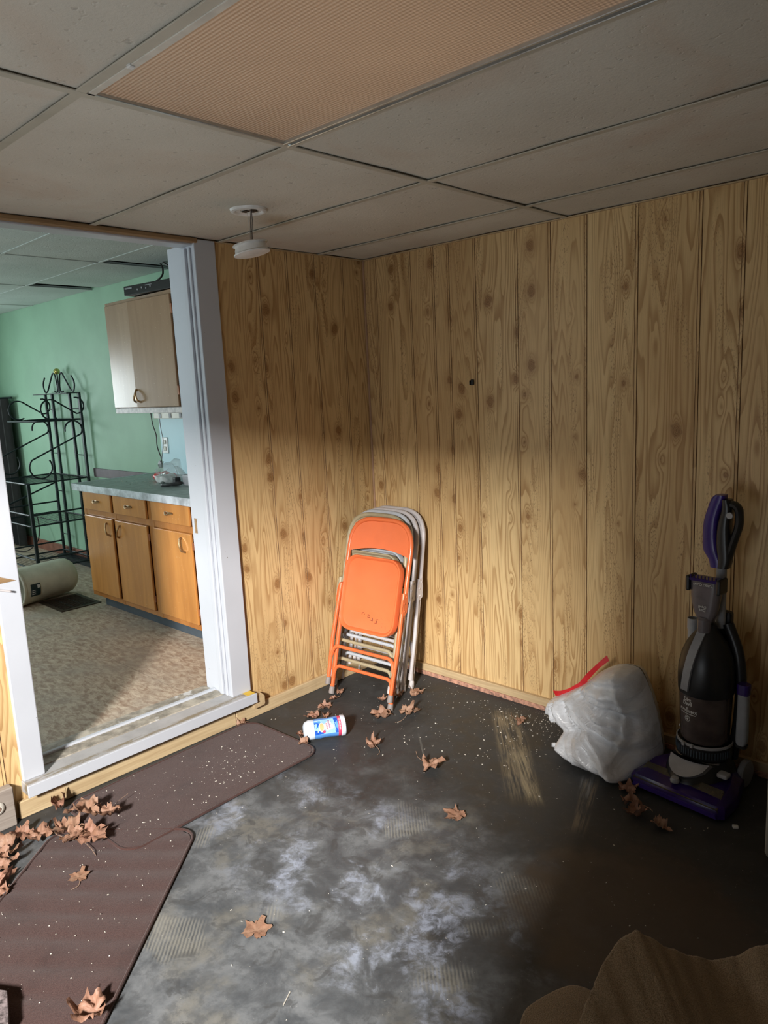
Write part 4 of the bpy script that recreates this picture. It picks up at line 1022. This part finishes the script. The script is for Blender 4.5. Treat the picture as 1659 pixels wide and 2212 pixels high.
# ================================================================ TRASH BAG
t = thing('trash_bag', 'full white kitchen trash bag slumped against the pine wall', 'trash bag', (1.5, -.2, 0))
OUT = [(1.641, -.18, .415), (1.692, -.18, .407), (1.727, -.18, .344), (1.76, -.18, .25), (1.785, -.18, .135), (1.795, -.19, .04), (1.765, -.27, .01), (1.745, -.335, .005), (1.733, -.375, .005), (1.713, -.405, .005), (1.65, -.40, .005), (1.57, -.40, .005), (1.48, -.375, .01), (1.410, -.325, .03), (1.375, -.235, .045), (1.372, -.19, .065), (1.325, -.18, .075), (1.275, -.18, .087), (1.253, -.18, .122), (1.284, -.18, .177), (1.356, -.18, .226), (1.448, -.18, .289), (1.514, -.18, .353), (1.568, -.18, .392), (1.61, -.18, .41)]
cen = Vector((1.56, -.21, .15)); nb_ = len(OUT)
pts = [Vector(p) for p in OUT]
# smooth closed outline
ol = []
for i in range(nb_):
    p0, p1, p2, p3 = pts[i-1], pts[i], pts[(i+1) % nb_], pts[(i+2) % nb_]
    for k in range(5):
        q = k/5; ol.append(.5*((2*p1)+(p2-p0)*q+(2*p0-5*p1+4*p2-p3)*q*q+(3*p1-p0-3*p2+p3)*q**3))
bm = bmesh.new(); RN = 26
def fold(p, th):
    d = p-Vector((1.30, p.y, .30)); an = math.atan2(d.z, d.x); di = d.length
    a_ = noise.noise(Vector((an*6, di*1.6, 1.0))); a2 = 1-abs(noise.noise(Vector((an*10+2, di*3.0, 7.0))))*2.2
    a3 = 1-abs(noise.noise(Vector((p.x*7+p.z*4, p.z*5-p.x*3, 3.0))))*2.4
    cr = math.exp(-((p.x-1.645-.045*math.sin(p.z*9))/.010)**2)*.016*min(1, p.z*8)    # long upright crease
    return a_*.024+max(0, a2-.2)*.036+max(0, a3-.25)*.034*th+cr*th+noise.noise(p*22)*.005
for side in (-1, 1):
    prev = None
    for q in range(RN+1):
        f = q/RN; row = []
        for o_ in ol:
            p = cen.lerp(o_, f)
            th = math.sqrt(max(0, 1-f**2.6))
            if side < 0: p = p+Vector((-.02, -1, .12))*(.135*th)
            else: p = p+Vector((0, 1, 0))*(.12*th)
            if side < 0: p += Vector((0, -1, .1))*fold(p, 1)*min(1, (1-f)*6+.15)
            p.y = min(p.y, -.030); p.z = max(p.z, .003)
            row.append(bm.verts.new(p))
        if prev:
            for i in range(len(ol)): j = (i+1) % len(ol); bm.faces.new((prev[i], prev[j], row[j], row[i]))
        prev = row
bmesh.ops.remove_doubles(bm, verts=bm.verts, dist=2e-4)
obj('sack', bm, 'bag', t, world=True, smooth='all')
def ribbon(pts, wd, mat, name, par):
    bm = bmesh.new(); P = fillet(pts, .02, 5); n = len(P); loops = []
    for i, p in enumerate(P):
        wv = Vector((-.45, -.15, 1)).normalized()*wd/2*(1+.12*math.sin(i*.5)); nn = Vector((.1, -1, 0))*.0008
        wv.rotate(Euler((0, 0, math.sin(i*.35)*.4)))
        loops.append([p-wv-nn, p+wv-nn, p+wv+nn, p-wv+nn])
    loft(bm, loops); return obj(name, bm, mat, par, world=True, smooth=True)
ribbon([(1.305, -.225, .212), (1.345, -.235, .222), (1.39, -.23, .248), (1.44, -.22, .285), (1.458, -.21, .308)], .026, 'red', 'drawstring', t)
ribbon([(1.435, -.22, .285), (1.470, -.21, .335), (1.512, -.20, .388), (1.548, -.19, .425)], .024, 'red', 'drawstring', t)
# knotted tail
bm = bmesh.new(); lathe(bm, [(.0, 0), (.008, .0), (.010, .015), (.008, .03), (.018, .06), (.03, .09)], 14, mtx=T(1.355, -.335, .022)@R(90, 'Y')@R(0, 'Z'))
crumple(bm, .006, 60, 3)
for v in bm.verts: v.co.z = max(v.co.z, .002)
obj('tied_end', bm, 'bag', t, world=True, smooth='all')

# ================================================================ CREAMER CAN
t = thing('creamer_canister', 'dented blue coffee creamer canister lying on its side on the floor', 'canister', (.465, -.895, .0485), (0, 0, math.radians(57)))
CM = R(90, 'Y')
ROT = R(0, 'X')
def canband(name, mat, prof, seg=36, **k): return obj(name, LT(prof, seg, mtx=CM, cap=k.pop('cap', True), **k), mat, t, smooth=True)
canband('base', 'can_wh', [(.0, -.088), (.022, -.088), (.034, -.082), (.041, -.066), (.042, -.046), (.041, -.044)])
canband('label_band', 'can_blue', [(.0412, -.044), (.0418, -.02), (.0400, .0), (.0395, .02), (.0415, .045), (.0418, .058)], cap=False)
canband('red_band', 'can_red', [(.0420, .058), (.0424, .060), (.0424, .070), (.0420, .072)], cap=False)
canband('lid', 'can_wh', [(.0420, .072), (.0440, .074), (.0440, .086), (.041, .091), (.036, .089), (.0, .089)])
# printed art, wrapped on the label; x along the axis, angle round it
def wrap(bm, ang0, x0=0, rr=.0424):
    bmesh.ops.subdivide_edges(bm, edges=[e for e in bm.edges if e.calc_length() > .006], cuts=2)
    for v in bm.verts:
        a = ang0 + v.co.y/rr; r_ = rr+v.co.z
        v.co = Vector((x0+v.co.x, -r_*math.cos(a), r_*math.sin(a)))
AN = math.radians(38)
def blob(pts, z=.0): 
    bm = bmesh.new(); loft(bm, [[(x, y, z) for x, y in pts], [(x, y, z+.0003) for x, y in pts]]); bmesh.ops.triangulate(bm, faces=bm.faces[:]); return bm
def ell2(cx, cy, a, b_, n=20, rot=0): return [(cx+a*math.cos(q)*math.cos(rot)-b_*math.sin(q)*math.sin(rot), cy+a*math.cos(q)*math.sin(rot)+b_*math.sin(q)*math.cos(rot)) for q in [2*PI*i/n for i in range(n)]]
for nme, pts, mt, z in (('light_panel', [(-.043, -.036), (.048, -.036), (.048, .030), (-.043, .030)], 'can_lt', .0), ('swoosh', [(-.043, -.036), (-.005, -.034), (-.012, -.010), (-.022, .012), (-.030, .016), (-.043, .018)], 'can_dk', .0004), ('blue_stripe', [(.046, -.036), (.057, -.036), (.057, .032), (.040, .030), (.044, .0)], 'can_dk', .0004),
                        ('cup', ell2(-.013, -.006, .0125, .020), 'label_wt', .0008), ('coffee_swirl', ell2(-.013, -.004, .009, .0155), 'coffee', .0012),
                        ('logo_cloud', [(.0, -.014), (.008, -.022), (.022, -.020), (.036, -.016), (.038, -.002), (.030, .004), (.026, .018), (.014, .020), (.006, .010), (-.004, .004)], 'label_wt', .0008), ('heart_mark', ell2(-.004, -.024, .006, .006), 'can_red', .0014)):
    bm = blob(pts, z); wrap(bm, AN); obj(nme, bm, mt, t)
for body, x, y, sz, mt, rot in (('Coffee', .019, .004, .0125, 'can_pr', -78), ('mate', .010, -.003, .0125, 'can_red', -78), ('210 SERVINGS', .065, .0, .0085, 'label_wt', -90), ('vanilla', -.036, .025, .006, 'can_wh', 0)):
    bm = textmesh(body, sz, extrude=.0002, bold=.0002); bm.transform(T(x, y, .0018)@R(rot, 'Z')); wrap(bm, AN); obj('lettering', bm, mt, t)

t.scale = (1.1, 1.1, 1.1)
# ================================================================ MATS
def mat_obj(name, label, cx, cy, lx, ly, rz, ripple=0.0, z=.0):
    t = thing(name, label, 'mat', (cx, cy, z), (0, 0, rz), 'brown entrance mats')
    nx, ny = 60, 60; bm = bmesh.new(); rr = .07
    ol = rrect(lx-.012, ly-.012, rr, 8)
    def inside(x, y):
        # map the square grid smoothly on the rounded rectangle
        return x, y
    vs = {}
    for i in range(nx+1):
        for j in range(ny+1):
            a, b_ = (i/nx*2-1), (j/ny*2-1)
            x, y = a*(lx/2-.006), b_*(ly/2-.006)
            ex, ey = lx/2-.006-rr, ly/2-.006-rr
            if abs(x) > ex and abs(y) > ey:
                qx, qy = (abs(x)-ex)/rr, (abs(y)-ey)/rr; m_ = max(qx, qy); l_ = math.hypot(qx, qy)
                if l_ > 1e-6: qx, qy = qx*m_/l_, qy*m_/l_
                x, y = math.copysign(ex+qx*rr, x), math.copysign(ey+qy*rr, y)
            h = (.013 if ripple == 0 else .003)+ripple*abs(math.sin(y*29+.25*math.sin(x*9)))**.4+.0012*noise.noise(Vector((x*12, y*12, cx)))
            vs[i, j] = bm.verts.new((x, y, h))
    for i in range(nx):
        for j in range(ny): bm.faces.new((vs[i, j], vs[i+1, j], vs[i+1, j+1], vs[i, j+1]))
    e = bmesh.ops.extrude_face_region(bm, geom=list(bm.faces))
    for v in [v for v in e['geom'] if isinstance(v, bmesh.types.BMVert)]: v.co.z = .001
    obj('pile', bm, 'mat', t, smooth=True)
    obj('binding', TB([(x, y, .0095) for x, y in rrect(lx, ly, rr, 8)], .0055, 8, closed=True) if ripple == 0 else TB([(x, y, .007+ripple*.3) for x, y in [p for k in range(len(rrect(lx, ly, rr, 8))) for p in [rrect(lx, ly, rr, 8)[k]]+[(rrect(lx, ly, rr, 8)[k][0]*(1-q/16)+rrect(lx, ly, rr, 8)[(k+1) % 36][0]*q/16, rrect(lx, ly, rr, 8)[k][1]*(1-q/16)+rrect(lx, ly, rr, 8)[(k+1) % 36][1]*q/16) for q in range(1, 16)]]], .0055, 8, closed=True), 'mat_edge', t, smooth=True)
    return t
mat_obj('floor_mat', 'dark brown mat lying along the step below the doorway', .318, -1.485, .50, .95, math.radians(1.5))
mat_obj('floor_mat', 'dark brown rippled mat lying askew in the left foreground', .795, -2.30, .55, 1.10, math.radians(41), .0075, -.0005)

# ================================================================ BEIGE CARPET PIECE
E_ = [((2.175, -1.66), .02), ((2.165, -1.59), .03), ((2.152, -1.50), .05), ((2.14, -1.40), .072), ((2.145, -1.31), .088), ((2.165, -1.262), .094), ((2.20, -1.245), .080), ((2.245, -1.222), .055), ((2.29, -1.18), .030), ((2.335, -1.142), .015), ((2.375, -1.10), .022), ((2.425, -1.05), .050), ((2.49, -.99), .062), ((2.60, -.93), .06)]
bm = bmesh.new(); rows = []
base = [Vector((x, y, 0)) for (x, y), h in E_]; hs = [h for _, h in E_]
def samp(s):
    f = s*(len(E_)-1); i = min(int(f), len(E_)-2); q = f-i; q2 = q*q*(3-2*q)
    return base[i].lerp(base[i+1], q), hs[i]+(hs[i+1]-hs[i])*q2
ns, nt_ = 110, 46
foc = Vector((3.05, -2.15, 0))
for i in range(ns+1):
    p, h = samp(i/ns); row = []
    for j in range(nt_+1):
        q = (j/nt_)**1.25; c = p.lerp(foc, q*.72)
        dd = (c-p).length
        hh = h*math.exp(-(dd/.30)**1.6)+.012+.012*math.sin(c.x*14+c.y*9)*math.exp(-dd)*min(1, dd*6)
        hh += .02*max(0, noise.noise(Vector((c.x*4, c.y*4, 2))))*min(1, dd*5)
        row.append(bm.verts.new((c.x+.002*noise.noise(c*60), c.y+.003*noise.noise(c*70+Vector((9, 0, 0))), hh+.003*noise.noise(c*110))))
    rows.append(row)
for i in range(ns):
    for j in range(nt_): bm.faces.new((rows[i][j], rows[i+1][j], rows[i+1][j+1], rows[i][j+1]))
e = bmesh.ops.extrude_face_region(bm, geom=list(bm.faces))
for v in [v for v in e['geom'] if isinstance(v, bmesh.types.BMVert)]: v.co.z = max(.001, v.co.z-.011)
tag(obj('carpet_remnant', bm, 'beige', smooth='all'), 'beige carpet remnant with a raised buckled edge at the lower right', 'carpet')
bm = bmesh.new()
ol = [(2.02, -1.60), (2.03, -1.55), (2.05, -1.49), (2.075, -1.445), (2.12, -1.43), (2.2, -1.45), (2.25, -1.60), (2.2, -1.75), (2.06, -1.72)]
ol = [(p.x, p.y) for p in fillet([(x, y, 0) for x, y in ol], .02, 4, True)]
loft(bm, [[(x, y, .0005) for x, y in ol], [(x, y, .009) for x, y in ol], [(2.12+(x-2.12)*.93, -1.58+(y+1.58)*.93, .012) for x, y in ol]])
tag(obj('carpet_scrap', bm, 'beige', smooth='all'), 'flat brown carpet scrap under the left edge of the beige carpet', 'carpet')
# speckled slab at the lower left corner of the view
bm = bmesh.new(); loft(bm, [[(.944, -2.494, z), (1.061, -2.533, z), (1.10, -2.90, z), (.70, -2.90, z), (.74, -2.62, z)] for z in (.0135, .05)])
tag(obj('stone_slab', bm, simple('speckled_slab', (.16, .13, .13), .7, var=.7, scale=70)), 'speckled grey slab lying on the rippled mat at the lower left corner', 'slab')
# white appliance at the right edge
t = thing('appliance_cabinet', 'white enamelled cabinet standing at the right edge of the view', 'appliance', (2.62, -.30, 0))
W(BX(((2.300, -.56, .012), (3.0, -.05, 1.55)), bev=.006, seg=2), 'body', 'enamel')
W(BX(((2.3, -.575, .03), (2.997, -.561, 1.53)), bev=.005, seg=2), 'door', 'enamel')
W(BX(((2.33, -.54, 0), (2.98, -.10, .012))), 'plinth', 'black')
W(BX(((2.34, -.60, .95), (2.36, -.575, 1.2)), bev=.004), 'handle', 'chrome')

# ================================================================ LEAVES
def leaf_mesh(rg, size, curl, kind):
    """maple-like leaf; rings from centre to a lobed outline, folded and curled"""
    n = 44; rings = 6; bm = bmesh.new()
    lobes = [(90, 1.0), (35, .86), (145, .86), (-25, .58), (205, .58)]
    cut = rg.uniform(.75, 1.1)
    def rad(a):
        r_ = .68
        for c, l in lobes:
            d = abs((a-c+180) % 360-180); r_ = max(r_, l*max(0, 1-(d/38)**1.25)+.22*(d < 40)*(1-d/40))
        d = abs((a-270+180) % 360-180)
        if d < 20: r_ *= .35+.65*d/20
        return r_*(1+.08*math.sin(a*.42+rg_ph)+.10*(int(a/8.2) % 2))
    rg_ph = rg.uniform(0, 6)
    fa_ = rg.uniform(0, PI); fdir = Vector((math.cos(fa_), math.sin(fa_)))
    k1 = curl*rg.uniform(.85, 1.35); tw = rg.uniform(-.6, .6); sd = rg.uniform(0, 50)
    def shape(x, y):
        # curl: bend about an axis through the centre
        s = x*fdir.x+y*fdir.y; o = -x*fdir.y+y*fdir.x
        rr = 1/max(k1, .05); s0 = math.copysign(abs(s), s)
        ang = s0/rr*(1+tw*o)
        ns_, nz = rr*math.sin(ang), rr*(1-math.cos(ang))
        nz += min(1, curl*1.1)*.42*noise.noise(Vector((x*2.4+sd, y*2.4, 0)))+min(1, curl*1.1)*.12*noise.noise(Vector((x*7+sd, y*7, 4)))
        nz += .16*curl*o*o*(1 if kind else -.3)
        return Vector((ns_*fdir.x-o*fdir.y, ns_*fdir.y+o*fdir.x, nz))
    c0 = bm.verts.new(shape(0, 0)); prev = None; allv = [c0]
    for q in range(1, rings+1):
        f = q/rings; cur = []
        for i in range(n):
            a = 360*i/n; R_ = rad(a)*f; x, y = R_*math.cos(math.radians(a)), R_*math.sin(math.radians(a))
            p = shape(x, y); vein = min(abs((a-c+180) % 360-180) for c, _ in lobes); p.z += .035*f*min(1, vein/14)
            cur.append(bm.verts.new(p))
        allv += cur
        for i in range(n):
            j = (i+1) % n
            if prev is None: bm.faces.new((c0, cur[i], cur[j]))
            else: bm.faces.new((prev[i], cur[i], cur[j], prev[j]))
        prev = cur
    sc = size/1.75
    zmin = min(v.co.z for v in allv)
    for v in allv: v.co = Vector((v.co.x*sc, v.co.y*sc, (v.co.z-zmin)*sc+.0015))
    c = c0.co.copy(); return bm, c, sc
leaves = [  # x, y, size, turn, curl, stem length, label
 (.50, -.265, .075, 40, .9, 0, 'dried pale brown leaf crumpled just right of the grey chair feet'),
 (.440, -.335, .062, 200, 1.7, .10, 'curled brown leaf with a long stem in front of the grey chair feet'),
 (.545, -.565, .095, 120, 1.9, 0, 'curled pinkish leaf touching the front right foot of the orange chair'),
 (.62, -.475, .085, 10, 1.9, .06, 'rolled pinkish leaf right of the front orange chair foot, nearer the camera'),
 (.635, -.425, .045, 70, .8, 0, 'small pointed leaf fragment behind the rolled pinkish leaf right of the orange chair'),
 (.395, -.43, .050, 300, 1.4, 0, 'small tan leaf between the feet of the orange chair'),
 (.155, -.50, .060, 30, 1.5, .03, 'small brown leaf right beside the left foot of the orange chair'),
 (.195, -.575, .045, 170, 1.2, 0, 'smallest leaf in front of the left foot of the orange chair'),
 (.225, -.685, .060, 340, 1.3, .06, 'brown leaf with a straight stem between can and chairs, farthest of three'),
 (.258, -.785, .070, 200, .9, 0, 'grey brown spiky leaf just behind the blue canister, left of a curled one'),
 (.312, -.745, .050, 80, 1.9, 0, 'curled leaf ring just behind the blue canister'),
 (.372, -.955, .050, 220, 1.7, 0, 'reddish leaf poking out left of the blue canister bottom'),
 (.465, -1.02, .050, 20, 1.5, 0, 'small grey brown leaf under the front of the blue canister at the mat corner'),
 (.716, -.815, .082, 60, 2.1, .04, 'rolled tan leaf alone on the dark floor right of the blue canister'),
 (1.035, -.79, .098, 250, .9, .10, 'large brown leaf with two stems alone in the middle of the floor'),
 (1.348, -1.015, .075, 100, .35, 0, 'flat spiky tan leaf alone below the middle of the floor'),
 (1.11, -.205, .060, 240, 1.6, .09, 'brown leaf on the scraped streak left of the trash bag'),
 (1.765, -.455, .070, 15, .8, 0, 'olive brown leaf in the shade just left of the vacuum head'),
 (1.825, -.525, .065, 95, 1.3, .04, 'brown leaf below the vacuum head, upper of a close pair'),
 (1.862, -.585, .085, 180, 1.6, 0, 'large curled brown leaf below the vacuum head, lower of a close pair'),
 (1.955, -.605, .065, 265, 1.8, 0, 'small rust coloured leaf below the vacuum head, rightmost leaf'),
 (1.24, -1.88, .080, 30, .12, 0, 'flat torn tan leaf on the scuffed grey concrete in the foreground'),
 (.574, -2.13, .062, 50, .2, .03, 'small tan leaf fragment alone on the rippled mat'),
 (1.16, -2.355, .095, 150, 1.2, 0, 'tan leaf on the right edge of the rippled mat at the bottom of the photo'),
 (.075, -1.985, .095, 30, 2.0, 0, 'long curled pinkish leaf against the wall under the left end of the sill'),
 (.197, -2.115, .100, 300, 1.1, 0, 'folded brown leaf, second from the left block along the wall'),
 (.146, -2.165, .080, 20, .9, .05, 'spiky brown leaf just in front of the grey block'),
 (.245, -2.040, .080, 110, 1.3, 0, 'pink brown leaf, leftmost in the cluster at the mat corner'),
 (.290, -2.015, .110, 200, .8, 0, 'broad pinkish leaf in the middle of the cluster at the mat corner'),
 (.350, -2.055, .090, 280, .9, .08, 'pinkish leaf at the lower left of the cluster on the mats'),
 (.395, -2.020, .100, 350, .7, 0, 'light brown leaf in the lower middle of the cluster on the mats'),
 (.440, -2.015, .105, 60, .6, 0, 'flat pale leaf, lowest right of the cluster on the mats'),
 (.262, -1.945, .115, 140, 1.0, .06, 'upright tan leaf at the back of the cluster against the straight mat'),
 (.345, -1.895, .085, 220, .9, .10, 'narrow branched tan leaf lying on the corner of the straight mat'),
 (.215, -2.250, .150, 180, .9, 0, 'large tan leaf at the left edge, uppermost of the left heap'),
 (.290, -2.300, .120, 40, 1.2, 0, 'brown leaf in the middle of the heap at the left edge'),
 (.375, -2.320, .100, 320, 1.3, 0, 'curled brown leaf low in the heap at the left edge'),
 (.440, -2.345, .080, 100, .9, 0, 'small pale leaf at the bottom of the heap at the left edge'),
 (.045, -1.065, .055, 45, 1.6, .02, 'small brown leaf at the wall behind the far end of the straight mat'),
]
for i, (x, y, sz, turn, curl, stl, lb) in enumerate(leaves):
    rg = random.Random(100+i)
    onmat = (-2.0 < y < -1.0 and .07 < x < .57) or (x+y*-.0 > 0 and (x, y) in ((.574, -2.13),)) or i in (22, 23, 29, 30, 31)
    z = (.0145 if (y > -1.97 or i in (28, 31, 33)) else .0105) if onmat else 0
    if 27 <= i <= 33: z += .004*(i-26)
    bm, c, sc = leaf_mesh(rg, sz*1.12, (curl*.95 if curl < .7 else curl*.85+.15), i % 2)
    o = obj('dried_leaf', bm, 'leaf', smooth='all'); tag(o, lb, 'leaf', 'dried maple leaves on the floor')
    o.location = (x, y, z); o.rotation_euler = (0, 0, math.radians(turn))
    o.matrix_basis = Matrix.LocRotScale(o.location, o.rotation_euler, None)
    if stl:
        p = [(c.x, c.y, c.z), (c.x+.01, c.y-sz*.35, c.z*.5+.002), (c.x+.012, c.y-sz*.5-stl*.5, .002), (c.x-.008, c.y-sz*.5-stl, .003)]
        obj('stem', TB(fillet(p, .02, 4), .0011, 5), 'stem', o, smooth=True)
tag(obj('leaf_stalk', TB([(.37, -2.03, .022), (.46, -2.03, .019), (.50, -2.035, .014)], .0012, 5), 'stem'), 'long dry stalk crossing the leaf cluster on the mats', 'stalk')
t = tag(obj('plaster_chip', BX(((-.010, -.008, 0), (.010, .008, .009)), bev=.002), 'white_pl'), 'small white cube shaped chip in front of the vacuum head', 'chip'); t.location = (2.165, -.437, 0); t.rotation_euler = (0, 0, .5)
tag(obj('floor_twig', TB([(1.52, -2.0, .002), (1.50, -1.96, .003)], .0015, 5), 'chip'), 'pale straw splinter on the grey concrete in the foreground', 'straw')

# ================================================================ FLOOR DEBRIS
bm = bmesh.new(); rg = random.Random(11)
def flake(x, y, z, s, lng=.45):
    a = rg.uniform(0, 6.3); ca, sa = math.cos(a), math.sin(a); w_ = s*lng
    pts = [(-s, -w_*rg.uniform(.3, 1)), (s*rg.uniform(.5, 1), -w_), (s, w_*rg.uniform(.2, 1)), (-s*rg.uniform(.4, 1), w_)]
    lo = [bm.verts.new((x+ca*a_-sa*b_, y+sa*a_+ca*b_, z)) for a_, b_ in pts]
    tp = [bm.verts.new((x+ca*a_*.8-sa*b_*.8, y+sa*a_*.8+ca*b_*.8, z+s*.5)) for a_, b_ in pts]
    bm.faces.new(tp)
    for k in range(4): bm.faces.new((lo[k], lo[(k+1) % 4], tp[(k+1) % 4], tp[k]))
for k in range(900):
    m_ = rg.random()
    if m_ < .45: x, y = rg.uniform(.05, 2.3), -rg.random()**1.3*2.3-.03
    elif m_ < .75: x, y = rg.gauss(1.2, .14), -abs(rg.gauss(0, .16))-.04
    else: x, y = rg.uniform(.3, 1.3), -rg.uniform(.04, .7)
    if x < .60 and y < -.99 or (x-.28)*.66+(y+1.90)*-.75 < .0 and False: continue
    if y < -1.6 and x < .78-(y+1.6)*1.1: continue
    if x < .03 or x > 2.3: continue
    flake(x, y, .0005, rg.choice((.001, .0012, .0015, .002, .0035)), rg.choice((.15, .3, .7)))
tag(obj('floor_debris', bm, 'chip'), 'pale plaster crumbs and straw bits scattered on the dark floor', 'debris', kind='stuff')
bm = bmesh.new()
for k in range(330):
    x, y = rg.uniform(.09, .55), rg.uniform(-1.92, -1.03)
    if rg.random() < .4: x, y = rg.gauss(.35, .09), rg.gauss(-1.35, .12)
    if not (.09 < x < .55 and -1.92 < y < -1.03): continue
    flake(x, y, .0135, rg.choice((.0009, .0012, .0018, .0032)), rg.choice((.15, .3, .7)))
for k in range(170):
    u, v = rg.uniform(-.25, .25), rg.uniform(-.5, .5); a = math.radians(41)
    flake(.795+u*math.cos(a)-v*math.sin(a), -2.30+u*math.sin(a)+v*math.cos(a), .0102, rg.choice((.0012, .0015, .0025)), rg.choice((.2, .7)))
tag(obj('mat_debris', bm, 'chip'), 'pale crumbs scattered on the two brown mats', 'debris', kind='stuff')
